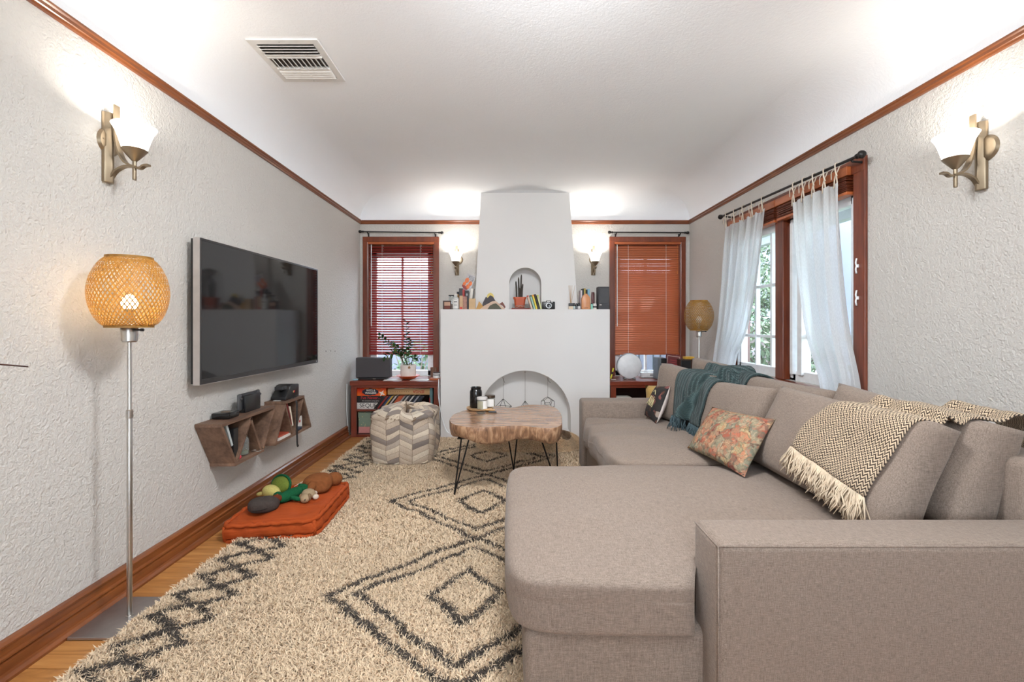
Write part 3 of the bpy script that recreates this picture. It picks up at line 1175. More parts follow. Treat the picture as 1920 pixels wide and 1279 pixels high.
for k in range(11):
    if f0 is None:
        f0 = o = B().box((0, 0, 0), (.022, .1, .002), 0, Matrix.Rotation(math.radians(40), 3, 'Y')).done('fin', MVENT, vn)
    else:
        o = again(f0)
    o.location = (-.13 + k * .026, -.002, -.009)
for y in (.068, .09, .112, .134):
    B().box((0, y, -.010), (x1 - x0 - .07, .028, .0025), 0, Matrix.Rotation(math.radians(-30), 3, 'X')).done('louvre', MVENT, vn)
for xx, yy in ((-.02, y0 + .017), (.0, y1 - .017)):
    B().lathe([(.004, -.0095), (.0035, -.010), (0, -.0105)], (xx, yy, .0), 8).done('screw', MSTEEL, vn)

# ---------------------------------------------------------------- shag rug
RX0, RX1, RY0, RY1 = -1.50, 1.0, 1.12, 4.70
rug = thing('area_rug', 'cream shag rug with charcoal diamonds and a zigzag border under the coffee table', 'rug', (-.25, 2.9, 0))
B().span(RX0 + .01, RX1 - .01, RY0 + .01, RY1 - .01, .0005, .010).done('backing', plain('rug_backing', S(170, 152, 128), .95), rug, world=True)
rg = np.random.default_rng(3)


def sample(n, x0, x1, y0, y1):
    return rg.uniform(x0, x1, n), rg.uniform(y0, y1, n)


def nz2(x, y, s, seed=0.0):
    return (np.sin(x * s + 1.7 * np.sin(y * s * .8 + seed)) + np.sin(y * s * 1.13 + 1.3 * np.sin(x * s * .9 + 2 + seed))) * .5


xs, ys = [], []
for n_, bx in ((108000, (RX0, .12, 1.30, 2.35)), (86000, (RX0, .12, 2.35, 3.6)), (44000, (RX0, .12, 3.6, RY1)), (10000, (.12, .75, 3.0, RY1))):
    a, c = sample(n_, *bx)
    xs.append(a)
    ys.append(c)
x, y = np.concatenate(xs), np.concatenate(ys)
edge = .012 * nz2(x, y, 40)
keep = (x > RX0 + .012 + edge * .6)
x, y = x[keep], y[keep]
wx = x + .012 * nz2(x, y, 17, 1) + .006 * nz2(x, y, 55, 4)
wy = y + .014 * nz2(x, y, 14, 3) + .007 * nz2(x, y, 47, 7)
dark = np.zeros(len(x), bool)
HW, HH = .60, .525
kk = HW * HH / math.hypot(HW, HH)
for cy in (.93, 1.965, 3.0, 4.04):
    v = np.abs(wx + .185) / HW + np.abs(wy - cy) / HH
    dark |= np.abs(v - 1.0) * kk < .0145
    dark |= np.abs(v - .80) * kk < .0145
    dark |= np.abs(np.abs(wx + .185) / .155 + np.abs(wy - cy) / .185 - 1) * .1188 < .0155
for ph in (0.0, .43):
    q = (wy / .30 + ph) % 1.0
    xc = -1.31 + .125 * (4 * np.abs(q - .5) - 1)
    dark |= (np.abs(wx - xc) < .030) & (x < -1.17)
fade = rg.uniform(0, 1, len(x))
dark &= fade > .10
tone = rg.uniform(.78, 1.08, (len(x), 1))
warm = (.5 + .5 * nz2(x, y, 3.1, 2))[:, None]
cream = np.array(S(228, 205, 175)[:3]) * (1 - warm * .10) * tone
chr_ = np.array(S(78, 70, 64)[:3]) * tone
colr = np.where(dark[:, None], chr_, cream)
P = np.stack([x - rug.location.x, y - rug.location.y, np.full(len(x), .008)], 1)
N = np.tile([0, 0, 1.0], (len(x), 1))
MPILE = vcol_mat('shag_pile')
strands('pile', P, N, .030, np.where(y < 2.4, .0052, .0066), colr, MPILE, rug, .95, 5)

# ---------------------------------------------------------------- sofa
sofa = thing('sectional_sofa', 'large light grey beige linen sectional sofa with a chaise, along the window wall', 'sofa', (.9, 2.5, 0))
Z = .012
AZ = .60


def sbox(name, x0, x1, y0, y1, z0, z1, bev=.025, mat=None):
    return B().box(((x0 + x1) / 2, (y0 + y1) / 2, (z0 + z1) / 2), (x1 - x0, y1 - y0, z1 - z0), bev, seg=4).done(name, mat or MSOFA, sofa, True, world=True, angle=60)


sbox('arm', .570, 1.80, 1.238, 1.410, .05, AZ)
sbox('arm', .570, 1.80, 3.535, 3.72, .05, AZ)
sbox('back_frame', 1.60, 1.80, 1.40, 3.545, .05, .775, .03)
sbox('chaise_base', .045, 1.62, 1.335, 2.40, .05, .30)
sbox('base', .60, 1.62, 2.40, 3.55, .05, .30)
legs = None
for lx, ly in ((.12, 1.42), (.12, 2.32), (1.7, 1.33), (1.7, 3.63), (.66, 3.62), (.66, 2.5)):
    B().lathe([(0, .0), (.022, .0), (.028, .055), (0, .055)], (lx, ly, Z * .5), 12).done('leg', plain('sofa_leg', (.03, .02, .015, 1), .5), sofa, True, world=True, angle=40)


def seat(name, x0, x1, y0, y1, z0, z1, bulge, seed, notch=None, wrinkle=0, nn=26):
    b = cushion(x1 - x0, z1 - z0, y1 - y0, 12, nn, 0, 0.0, seed)
    cx_, cy_, cz_ = (x0 + x1) / 2, (y0 + y1) / 2, (z0 + z1) / 2
    for v in b.bm.verts:
        u = v.co.x / ((x1 - x0) / 2)
        t_ = v.co.y / ((y1 - y0) / 2)
        s_ = v.co.z / ((z1 - z0) / 2)
        e = (1 - abs(u) ** 3) * (1 - abs(t_) ** 3)
        e = max(e, 0)
        v.co.z += (bulge * e * (1 if s_ > 0 else 0)) - (.02 * max(0, 1 - abs(u)) * 0)
        v.co.x += (-.018 if u < 0 else .0) * (1 - s_ * s_) * (1 - t_ ** 4) * (abs(u) > .8)
        p = v.co + Vector((cx_, cy_, cz_))
        nn_ = noise.noise(p * 3.2 + Vector((seed, 0, 0))) * .010 + noise.noise(p * 9) * .003
        if s_ > .3:
            v.co.z += nn_
        else:
            v.co.y += nn_ * .5
            v.co.x += nn_ * .5
        if wrinkle and u < .45:
            k = math.sin((t_ * 9 + u * 2.5 + 1.5 * noise.noise(p * 4)) * 1.6) * max(0, (.45 - u)) * wrinkle * (.15 + .85 * max(0, t_ + .3) / 1.3)
            v.co.z += k * (s_ > -.2)
            v.co.x += k * .8 * (u < -.7)
        if notch and p.x > notch[0] and p.y < notch[1]:
            v.co.y += (notch[1] - p.y) * min(1, (p.x - notch[0]) / .03)
        v.co.x += cx_
        v.co.y += cy_
        v.co.z += cz_
    return b.done(name, MSOFA, sofa, True, world=True, recalc=True)


seat('chaise_cushion', .0, 1.55, 1.30, 2.405, .288, .462, .030, 1, (.545, 1.418), nn=34)
seat('seat_cushion', .565, 1.55, 2.41, 3.53, .288, .475, .030, 4, None, .013, nn=40)
# stitched seams
b = B()
b.tube([(.574, 1.245, .09), (.574, 1.245, AZ - .012), (.574, 1.40, AZ - .012)], .0025, 6)
b.tube([(.574, 1.243, AZ - .010), (1.79, 1.243, AZ - .010)], .0025, 6)
b.done('seam', MSOFA, sofa, True, world=True)

GRP = 'loose back cushions of the sofa'


def bcush(label, A, Bc, Cc, D, t_, seed, boxy=.55, pinch=.02, n=22):
    o = pillow4(A, Bc, Cc, D, t_, 3.4, n, pinch, .012, seed, boxy=boxy).done('back_cushion', MSOFA, None, True, recalc=True)
    return tag(o, label, 'cushion', GRP)


# corners: far bottom, near bottom, near top, far top (seen from the room)
bcush('back cushion at the far arm, behind the small dark printed pillow', (1.16, 3.50, .49), (1.26, 3.0, .50), (1.36, 2.98, .86), (1.20, 3.47, .90), .20, 1)
bcush('back cushion between the teal throw and the floral pillow, front row', (1.24, 2.98, .49), (1.31, 2.37, .49), (1.43, 2.355, .85), (1.36, 2.98, .82), .22, 2)
bcush('front row back cushion under the herringbone throw, nearest the camera', (1.28, 2.33, .49), (1.27, 1.47, .49), (1.43, 1.475, .865), (1.43, 2.31, .87), .22, 3)
bcush('back cushion standing highest in the far corner, by the unlit lamp', (1.45, 3.50, .55), (1.56, 3.02, .55), (1.57, 3.0, .90), (1.43, 3.48, .94), .15, 4)
bcush('rear back cushion below the window, between the teal throw and the sheer curtain', (1.50, 2.97, .50), (1.50, 2.17, .50), (1.59, 2.15, .875), (1.56, 2.96, .875), .20, 5)
bcush('rear back cushion propped by the near arm, partly under the herringbone throw', (1.47, 2.13, .50), (1.50, 1.46, .50), (1.62, 1.455, .865), (1.58, 2.12, .915), .22, 6)

# ---------------------------------------------------------------- throw pillows
t = NT('floral_tapestry')
v = t.coord()
nv = t.add('ShaderNodeTexNoise')
nv.inputs['Scale'].default_value = 18
t.link(v, nv.inputs['Vector'])
va = t.add('ShaderNodeVectorMath', operation='MULTIPLY_ADD')
va.inputs[1].default_value = (.06, .06, .06)
t.link(nv.outputs['Color'], va.inputs[0])
t.link(v, va.inputs[2])
vo = t.add('ShaderNodeTexVoronoi')
vo.inputs['Scale'].default_value = 19
t.link(va.outputs[0], vo.inputs['Vector'])
sx_ = t.add('ShaderNodeSeparateColor')
t.link(vo.outputs['Color'], sx_.inputs[0])
c = t.ramp(sx_.outputs[0], [(0, S(150, 140, 118)), (.18, S(186, 104, 84)), (.36, S(164, 154, 130)), (.5, S(126, 130, 116)), (.64, S(192, 138, 106)), (.78, S(142, 66, 60)), (.9, S(180, 160, 118))], True)
vd = t.add('ShaderNodeTexVoronoi', feature='DISTANCE_TO_EDGE')
vd.inputs['Scale'].default_value = 19
t.link(va.outputs[0], vd.inputs['Vector'])
c = t.mix(t.ramp(vd.outputs['Distance'], [(.015, (.6, .6, .6, 1)), (.08, (0, 0, 0, 1))]), c, S(74, 66, 56))
c = t.mix(t.ramp(t.noise(v, 260, 2), [(.35, (0, 0, 0, 1)), (.68, (.75, .75, .75, 1))]), c, S(84, 78, 66))
v2 = t.add('ShaderNodeTexVoronoi')
v2.inputs['Scale'].default_value = 70
t.link(va.outputs[0], v2.inputs['Vector'])
s2 = t.add('ShaderNodeSeparateColor')
t.link(v2.outputs['Color'], s2.inputs[0])
c = t.mix(.38, c, t.ramp(s2.outputs[0], [(0, S(150, 138, 112)), (.3, S(190, 120, 92)), (.5, S(128, 128, 108)), (.7, S(196, 172, 140)), (.88, S(110, 76, 66))], True))
t.col(c)
t.bump(t.noise(v, 260, 2), .3, .002)
MFLORAL = t.set(.95, Specular_IOR_Level=.1)
fl_p = thing('throw_pillow', 'floral tapestry pillow in coral, sage and cream leaning on the sofa cushions', 'pillow', (1.14, 2.36, .485), 0, 'throw pillows on the sofa')
K = [(1.0, 2.55, .505), (1.085, 2.09, .495), (1.275, 2.17, .745), (1.19, 2.66, .715)]
pillow4(*K, .115, 2.2, 24, .05, .004, 11).done('cover', MFLORAL, fl_p, True, world=True)
pp = [Vector(k) for k in K]
nn_ = (pp[1] - pp[0]).cross(pp[3] - pp[0]).normalized()
bd = B()
for i in range(22):
    k = (i + .5) / 22
    c_ = pp[1].lerp(pp[2], k) + (pp[0] - pp[1]).normalized() * (.012 + .045 * (1 - (2 * k - 1) ** 2) * .5) - nn_ * .002
    bd.sphere(c_, (.005, .005, .005), 6, 4)
bd.done('bead_trim', plain('dark_bead', (.03, .025, .02, 1), .4), fl_p, world=True)

t = NT('dark_print')
v = t.coord()
nv = t.noise(v, 30, 3)
vo = t.add('ShaderNodeTexVoronoi', distance='MANHATTAN')
vo.inputs['Scale'].default_value = 30
t.link(v, vo.inputs['Vector'])
sx_ = t.add('ShaderNodeSeparateColor')
t.link(vo.outputs['Color'], sx_.inputs[0])
c = t.ramp(sx_.outputs[1], [(0, S(34, 30, 30)), (.42, S(92, 58, 46)), (.56, S(28, 26, 28)), (.7, S(150, 136, 124)), (.78, S(40, 34, 32)), (.9, S(120, 70, 66))], True)
t.col(c)
MPRINT = t.set(.8)
dk = thing('throw_pillow', 'small dark printed pillow with pale piped edge leaning at the far arm', 'pillow', (1.06, 3.3, .485), 0, 'throw pillows on the sofa')
K = [(1.035, 3.47, .505), (1.025, 3.17, .495), (1.135, 3.20, .765), (1.14, 3.49, .735)]
pillow4(*K, .10, 2.2, 18, .06, .003, 21, back=.05).done('printed_face', MPRINT, dk, True, world=True)
pillow4(*K, .11, 2.2, 18, .045, .003, 22, front=.01).done('plain_back', plain('pale_pillow_cloth', S(196, 184, 176), .9), dk, True, world=True)
pp = [Vector(k) for k in K]
cN = ((pp[1] - pp[0]).cross(pp[3] - pp[0])).normalized()
cC = sum(pp, Vector()) / 4 + cN * .052
ux = (pp[1] - pp[0]).normalized()
uz = cN.cross(ux)
gl = B()
for (a0, c0, a1, c1) in ((-.05, -.03, -.03, .04), (-.03, .04, -.01, -.03), (-.04, 0, -.02, 0), (0, .04, .02, -.03), (.02, -.03, .045, .045), (.05, -.03, .065, .03), (.065, .03, .085, -.03), (-.03, .07, .0, .09), (.0, .09, .04, .06)):
    gl.tube([cC + ux * (a0 * .9 + .015) + uz * (c0 - .01), cC + ux * (a1 * .9 + .015) + uz * (c1 - .01)], .0026, 5)
gl.done('printed_letters', plain('pale_yellow_print', S(196, 184, 140), .8), dk, world=True)

MYEL = linen('mustard_cotton', S(176, 140, 72), S(214, 180, 112))
yl = pillow4((1.18, 3.92, .02), (1.62, 3.86, .02), (1.66, 3.93, .72), (1.20, 4.0, .66), .2, 2.4, 18, .06, .006, 31).done('floor_pillow', MYEL, None, True)
tag(yl, 'mustard yellow pillow standing behind the far sofa arm', 'pillow')

# ---------------------------------------------------------------- throws
from mathutils.bvhtree import BVHTree


def bvh_of(objs):
    vs_, fs_ = [], []
    for o in objs:
        m = wmat(o)
        k = len(vs_)
        vs_ += [m @ v.co for v in o.data.vertices]
        fs_ += [[k + i for i in p.vertices] for p in o.data.polygons]
    return BVHTree.FromPolygons(vs_, fs_)


UNDER = bvh_of([o for o in C.objects if o.type == 'MESH' and (o.name.startswith('back_cushion') or o.name.startswith('back_frame') or o.name in ('seat_cushion', 'chaise_cushion'))])


def settle(p, d, gap, reach=.5, snap=.07):
    "lay a point of cloth on the cushions: d points away from them"
    h = UNDER.ray_cast(p + d * reach, -d, reach + snap)
    return h[0] + d * gap if h[0] is not None else p


def drape(o, name, left, right, n, m, mat, wr=.008, seed=0, thick=.006, hug=.07):
    A, D = spline(left, n), spline(right, n)
    G = []
    for i in range(n + 1):
        u = i / n
        d = Vector((-.85 * (1 - u) ** 1.5 - .05, 0, .35 + .65 * u)).normalized()
        if u > .86:
            d = Vector((.5 * (u - .86) / .14, 0, 1)).normalized()
        G.append([settle(A[i].lerp(D[i], j / m), d, .010, .35, hug) for j in range(m + 1)])
    for it in range(3):
        H = [[p.copy() for p in r] for r in G]
        for i in range(1, n):
            for j in range(1, m):
                H[i][j] = (G[i][j] * 2 + G[i - 1][j] + G[i + 1][j] + G[i][j - 1] + G[i][j + 1]) / 6
            for j in (0, m):
                H[i][j] = (G[i][j] * 2 + G[i - 1][j] + G[i + 1][j]) / 4
        G = H

    def fn(u, v):
        i, j = round(u * n), round(v * m)
        p = G[i][j]
        k = abs(noise.noise(Vector((u * 5, v * 9, seed)))) * wr * 1.5 + (.5 + .5 * math.sin(v * 17 + 3 * noise.noise(Vector((u * 3, v * 3, seed))))) * wr * .6
        return p + Vector((-.6, 0, .8)) * (k + .004)
    b = B().grid(fn, n, m)
    b.solid(thick)
    ob = b.done(name, mat, o, True, world=True, recalc=False)
    return [fn(0, j / m) for j in range(m + 1)]


def uv_mat(name, build):
    t = NT(name)
    u = t.add('ShaderNodeUVMap')
    s_ = t.add('ShaderNodeSeparateXYZ')
    t.link(u.outputs[0], s_.inputs[0])
    build(t, s_.outputs[0], s_.outputs[1])
    t.b.inputs['Sheen Weight'].default_value = .15
    return t.set(.95, Specular_IOR_Level=.1)


def herring(t, u, v):
    z = t.math('MULTIPLY', t.math('ABSOLUTE', t.math('SUBTRACT', t.math('FRACT', t.math('MULTIPLY', v, 24.0)), .5)), 1.9)
    s_ = t.math('FRACT', t.math('ADD', t.math('MULTIPLY', u, 66.0), z))
    n_ = t.noise(t.coord((1, 1, 1)), 500, 2)
    k = t.math('ADD', s_, t.math('MULTIPLY', t.math('SUBTRACT', n_, .5), .5))
    t.col(t.ramp(k, [(.44, S(62, 50, 44)), (.52, S(196, 174, 148)), (.95, S(206, 186, 158))]))
    t.bump(k, .4, .003)


def knit(t, u, v):
    s_ = t.math('ABSOLUTE', t.math('SUBTRACT', t.math('FRACT', t.math('MULTIPLY', v, 17.0)), .5))
    c_ = t.math('ABSOLUTE', t.math('SUBTRACT', t.math('FRACT', t.math('ADD', t.math('MULTIPLY', u, 90.0), t.math('MULTIPLY', s_, 3.0))), .5))
    h = t.math('ADD', t.math('MULTIPLY', s_, -1.2), c_)
    t.col(t.ramp(h, [(-.0, S(52, 68, 69)), (.45, S(104, 126, 125))]))
    t.bump(h, .9, .008)


MHER = uv_mat('herringbone_weave', herring)
MKNIT = uv_mat('teal_knit', knit)
MFRI = vcol_mat('yarn_fringe')


def fringe(o, pts, L, n, cols, W, seed, per=1, out=(-.5, 0, 0)):
    rg = np.random.default_rng(seed)
    P_ = spline(pts, 60)
    k = rg.integers(0, 60, n)
    fr = rg.uniform(0, 1, n)
    base = np.array([(P_[a].lerp(P_[a + 1], f))[:] for a, f in zip(k, fr)])
    b = B()
    for q in range(n):
        p = Vector(base[q])
        d = Vector((out[0] + R.uniform(-.3, .3), out[1] + R.uniform(-.5, .5), -1)).normalized()
        l_ = L * R.uniform(.75, 1.15)
        wv = Vector((R.uniform(-1, 1), R.uniform(-1, 1), 0)) * .012
        b.tube([p, p + d * l_ * .35 + wv * .5, p + d * l_ * .7 - wv * .5, p + d * l_ + wv * .4], [W, W * 1.1, W, W * .6], 4)
    return b.done('fringe', cols, o, True, world=True, kind='stuff')


th = thing('throw_blanket', 'cream and brown herringbone throw with fringe draped over the near sofa cushions', 'blanket', (1.45, 1.75, .6))
Lf = [(1.225, 1.95, .665), (1.29, 1.91, .77), (1.345, 1.84, .865), (1.44, 1.76, .925), (1.56, 1.74, .93), (1.68, 1.72, .91), (1.80, 1.69, .86), (1.85, 1.68, .74)]
Rf = [(1.20, 1.545, .61), (1.275, 1.525, .72), (1.335, 1.51, .84), (1.42, 1.505, .905), (1.53, 1.51, .885), (1.64, 1.515, .90), (1.79, 1.515, .875), (1.86, 1.51, .75)]
hem = drape(th, 'cloth', Lf, Rf, 56, 44, MHER, .007, 3, .007)
fringe(th, hem, .10, 330, plain('cream_yarn', S(200, 182, 158), .95, 0, .2, 30), .0027, 4, out=(-.25, 0, 0))
tt = thing('throw_blanket', 'teal knitted throw with fringed end hanging over the far cushions', 'blanket', (1.3, 2.95, .55))
Lt = [(1.055, 3.15, .60), (1.10, 3.17, .70), (1.165, 3.18, .80), (1.25, 3.18, .88), (1.36, 3.16, .925), (1.48, 3.12, .935), (1.60, 3.06, .925), (1.68, 3.0, .84)]
Rt = [(1.115, 2.80, .575), (1.16, 2.80, .68), (1.215, 2.81, .775), (1.30, 2.81, .865), (1.40, 2.80, .885), (1.50, 2.79, .89), (1.62, 2.77, .885), (1.69, 2.76, .80)]
hem = drape(tt, 'cloth', Lt, Rt, 56, 44, MKNIT, .010, 8, .010, .13)
fringe(tt, hem, .10, 260, plain('teal_yarn', S(64, 82, 88), .95, 0, .2, 30), .0026, 9, out=(-.12, 0, 0))

# ---------------------------------------------------------------- hide pouf of chevron patches
pf = thing('pouf', 'patchwork hide pouf in cream and taupe chevrons in front of the game shelves', 'pouf', (-.915, 4.02, .03))


def pouf_pt(a, s, off=0.0):
    "a: angle, s: 0 bottom rim .. 1 top rim .. 1.6 middle of the top"
    q = 6.5
    ca, sa = math.cos(a), math.sin(a)
    sq = 1 / (abs(ca) ** q + abs(sa) ** q) ** (1 / q)
    R0 = .262
    if s <= 1:
        r = R0 * (.94 + .10 * math.sin(min(1, s * 1.05) * PI * .9)) + (.012 if s > .9 else 0)
        z = .005 + s * .405
        nx = 1
    else:
        k = (s - 1) / .6
        r = R0 * .97 * (1 - k)
        z = .41 + .022 * math.sin(min(1, k * 3) * PI / 2) - .012 * k ** 1.5
    sqm = sq if s < 1.25 else sq + (1 - sq) * min(1, (s - 1.25) / .35)
    p = Vector((r * sqm * ca * 1.0, r * sqm * sa * .95, z))
    w_ = noise.noise_vector(Vector((ca * 2.2, sa * 2.2, s * 2.4))) * .018
    top = max(0, s - .8)
    p += Vector((w_.x, w_.y, w_.z * (1 + 3.0 * top)))
    p.z += max(0, s - .85) * .05 * math.sin(a * 3 + 1)
    if off:
        n_ = Vector((ca, sa, 0)) * (1 if s < 1 else max(0, 1 - (s - 1) * 6)) + Vector((0, 0, 1)) * (0 if s < .9 else min(1, (s - .9) * 5))
        p += n_.normalized() * off
    return p


B().grid(lambda u, v: pouf_pt(u * 2 * PI, v * 1.595), 64, 36).done('lining', plain('pouf_lining', S(120, 100, 82), .95), pf, True)
t = NT('hide_patch')
oi = t.add('ShaderNodeObjectInfo')
c = t.ramp(oi.outputs['Random'], [(0, S(212, 196, 174)), (.22, S(196, 178, 158)), (.42, S(218, 204, 184)), (.6, S(178, 164, 150)), (.74, S(140, 128, 120)), (.84, S(204, 184, 162)), (.94, S(122, 112, 106))], True)
hr = t.noise(t.coord((1, 1, .25)), 220, 3)
t.col(t.mix(t.ramp(hr, [(.35, (.25, .25, .25, 1)), (.7, (0, 0, 0, 1))]), c, S(110, 92, 76)))
t.bump(hr, .2, .002)
MHIDE = t.set(.75)
NC, NR = 16, 9
sl = .12
for ci in range(NC):
    sgn = 1 if ci % 2 else -1
    for ri in range(-1, NR + 5):
        s0 = ri / NR
        def hp(u, v, ci=ci, s0=s0, sgn=sgn):
            uu = .012 + u * .976
            vv = .022 + v * .956
            s = s0 + vv / NR + sgn * sl * (uu - .5) * 1.1
            s = min(1.585, max(0.005, s))
            e = .0035 * min(1, 6 * min(u, 1 - u, v, 1 - v) + .35)
            return pouf_pt(2 * PI * (ci + uu) / NC, s, e)
        lo, hi = s0 - sl * .55, s0 + 1 / NR + sl * .55
        if hi <= .02 or lo > 1.5:
            continue
        B().grid(hp, 4, 3).done('patch', MHIDE, pf, True)

# ---------------------------------------------------------------- live edge coffee table
tb = thing('coffee_table', 'live edge wood slab coffee table on black hairpin legs', 'table', (-.03, 3.4, .03))
OUT = [(-.419, 3.18), (-.373, 3.066), (-.267, 2.99), (-.164, 2.985), (-.027, 3.025), (.078, 3.035), (.179, 2.985), (.281, 2.965), (.350, 3.05), (.373, 3.215), (.393, 3.44), (.381, 3.66),
       (.319, 3.80), (.185, 3.83), (.098, 3.77), (.027, 3.70), (-.059, 3.74), (-.166, 3.79), (-.27, 3.73), (-.36, 3.57), (-.418, 3.43), (-.429, 3.29)]
pts = []
m = len(OUT)
for i in range(m):
    a, b_, c_, d_ = (Vector(OUT[(i + k) % m]) for k in (-1, 0, 1, 2))
    for k in range(4):
        q = k / 4
        pts.append(.5 * ((2 * b_) + (c_ - a) * q + (2 * a - 5 * b_ + 4 * c_ - d_) * q * q + (3 * b_ - a - 3 * c_ + d_) * q ** 3))
ctr = Vector((-.02, 3.4))
TZ = .52
b = B()
levels = [(0, .992, 0), (.006, 1.0, 0), (.03, 1.0, .004), (.06, .992, .010), (.085, .975, .014), (.102, .945, .012), (.108, .90, 0)]
rings = []
for dz, sc_, nz_ in levels:
    rr = []
    for i, p in enumerate(pts):
        k = noise.noise(Vector((p.x * 6, p.y * 6, dz * 14))) * nz_ + noise.noise(Vector((p.x * 24, p.y * 24, dz * 30))) * nz_ * .35
        d = (p - ctr)
        q = ctr + d * (sc_ + k * 1.6)
        extra = .016 * math.sin(i * .35) if dz > .08 else 0
        rr.append(b.bm.verts.new((q.x, q.y, TZ - dz + extra)))
    rings.append(rr)
L_ = len(pts)
for a, c_ in zip(rings, rings[1:]):
    for i in range(L_):
        b.bm.faces.new((a[i], a[(i + 1) % L_], c_[(i + 1) % L_], c_[i]))
bot = b.bm.faces.new(rings[-1])
t = NT('slab_bark_edge')
v = t.coord((1, 1, .35))
f = t.noise(v, 22, 5, .65, 1.2)
t.col(t.ramp(f, [(.3, S(92, 66, 48)), (.48, S(146, 108, 80)), (.62, S(184, 148, 116)), (.75, S(130, 92, 64))]))
t.bump(f, .4, .01)
MEDGE = t.set(.45)
b.done('slab', MEDGE, tb, True, world=True, angle=50)
b = B()
vv = [b.bm.verts.new((ctr.x + (p.x - ctr.x) * .9925, ctr.y + (p.y - ctr.y) * .9925, TZ + .0006)) for p in pts]
b.bm.faces.new(vv)
t = NT('slab_top')
v = t.coord((.35, 1.6, 1))
f = t.noise(v, 7, 6, .68, 2.2)
g = t.noise(t.coord((.2, 2.2, 1)), 26, 3, .6, 1.0)
h = t.math('ADD', t.math('MULTIPLY', f, .7), t.math('MULTIPLY', g, .3))
t.col(t.ramp(h, [(.30, S(86, 62, 48)), (.44, S(138, 102, 78)), (.56, S(176, 140, 110)), (.7, S(128, 90, 66))]))
t.bump(h, .08, .003)
MTOP = t.set(.26)
t.b.inputs['Coat Weight'].default_value = .3
b.done('polished_top', MTOP, tb, world=True)
for (fx, fy), (ax, ay), (bx, by) in (((-.377, 3.108), (-.33, 3.13), (-.275, 3.11)), ((.035, 3.64), (-.03, 3.60), (.075, 3.62)), ((.345, 3.19), (.215, 3.12), (.325, 3.14))):
    f_ = Vector((fx, fy, .034))
    P_ = spline([(ax, ay, TZ - .10), Vector((ax, ay, TZ - .1)).lerp(f_, .5), f_ + (Vector((ax, ay, .4)) - f_) * .06, f_, f_ + (Vector((bx, by, .4)) - f_) * .06, Vector((bx, by, TZ - .1)).lerp(f_, .5), (bx, by, TZ - .10)], 30)
    b = B().tube(P_, .0055, 8)
    b.box(((ax + bx) / 2, (ay + by) / 2, TZ - .101), (abs(bx - ax) + .05, abs(by - ay) + .05, .005))
    b.done('leg', MBLACK, tb, True, world=True, angle=40)

# things on the table
ZT = TZ + .0012
ty = thing('serving_board', 'round wooden board under the jars, overhanging the back corner of the slab table', 'board', (-.235, 3.62, ZT))
t_w = wood('pale_board_wood', S(150, 112, 74), S(200, 162, 118), 'x', 14, .5)
B().lathe([(0, 0), (.088, 0), (.104, .006), (.108, .016), (.100, .0165), (.094, .012), (0, .011)], (0, 0, 0), 36).done('board', t_w, ty, True, angle=40)
B().prism([(.03, -.1), (.10, -.135), (.125, -.115), (.085, -.06)], .012, .019, 'z', .002).done('offcut', wood('offcut_wood', S(170, 124, 76), S(214, 170, 118), 'x', 16, .5), ty)
ZB = ZT + .0125
o = thing('canister', 'tall black glass jar at the back of the round wooden board', 'jar', (-.268, 3.64, ZB), 0)
MBG = plain('black_glass', (.010, .009, .009, 1), .12)
B().lathe([(0, .003), (.045, 0), (.049, .006), (.049, .125), (.045, .138), (.040, .146), (.040, .150), (.043, .152), (.043, .160), (.039, .162), (.037, .150), (.036, .02), (0, .015)], (0, 0, 0), 32).done('body', MBG, o, True, angle=40)
o = thing('candle_jar', 'candle in a clear jar with white lid in front of the black jar', 'candle', (-.213, 3.555, ZB))
MWAX = plain('cream_wax', S(214, 192, 150), .6)
B().lathe([(0, .0), (.038, 0), (.041, .004), (.041, .076), (.039, .078), (.039, .006), (0, .004)], (0, 0, 0), 28).done('glass', MJAR, o, True, angle=40)
B().lathe([(0, .006), (.037, .006), (.037, .068), (0, .068)], (0, 0, 0), 24).done('wax', MWAX, o, True, angle=40)
B().lathe([(0, .078), (.0425, .078), (.0425, .094), (.040, .096), (0, .096)], (0, 0, 0), 28).done('lid', plain('white_lid', (.62, .60, .58, 1), .4), o, True, angle=40)
b = B()
b.grid(lambda u, v: (.0416 * math.cos(-1.35 + u * 1.2), .0416 * math.sin(-1.35 + u * 1.2), .008 + v * .062), 8, 1)
b.done('paper_label', MPAPER, o, True)
o = thing('candle_jar', 'candle jar with dark lid and white ruled label, beside the white-lidded candle', 'candle', (-.155, 3.65, ZB))
B().lathe([(0, .0), (.036, 0), (.039, .004), (.039, .074), (.037, .076), (.037, .006), (0, .004)], (0, 0, 0), 28).done('glass', MJAR, o, True, angle=40)
B().lathe([(0, .006), (.035, .006), (.035, .064), (0, .064)], (0, 0, 0), 24).done('wax', MWAX, o, True, angle=40)
B().lathe([(0, .076), (.0405, .076), (.0405, .094), (.038, .096), (0, .096)], (0, 0, 0), 28).done('lid', plain('dark_bronze_lid', S(84, 70, 58), .35, .6), o, True, angle=40)
B().grid(lambda u, v: (.0396 * math.cos(-2.2 + u * 1.5), .0396 * math.sin(-2.2 + u * 1.5), .008 + v * .06), 8, 1).done('paper_label', MPAPER, o, True)
o = tag(B().span(-.160, -.098, 3.468, 3.49, ZT, ZT + .012, .004).done('lighter', MBP), 'small black lighter lying on the slab table before the round board', 'lighter')
o = tag(B().lathe([(0, .004), (.028, 0), (.036, .006), (.038, .012), (.035, .012), (.028, .005), (0, .006)], (-.215, 3.445, ZT), 24).done('glass_dish', glass('blue_glass', (.75, .82, .9, 1)), None, True), 'little clear glass dish on the slab table before the candles', 'dish')

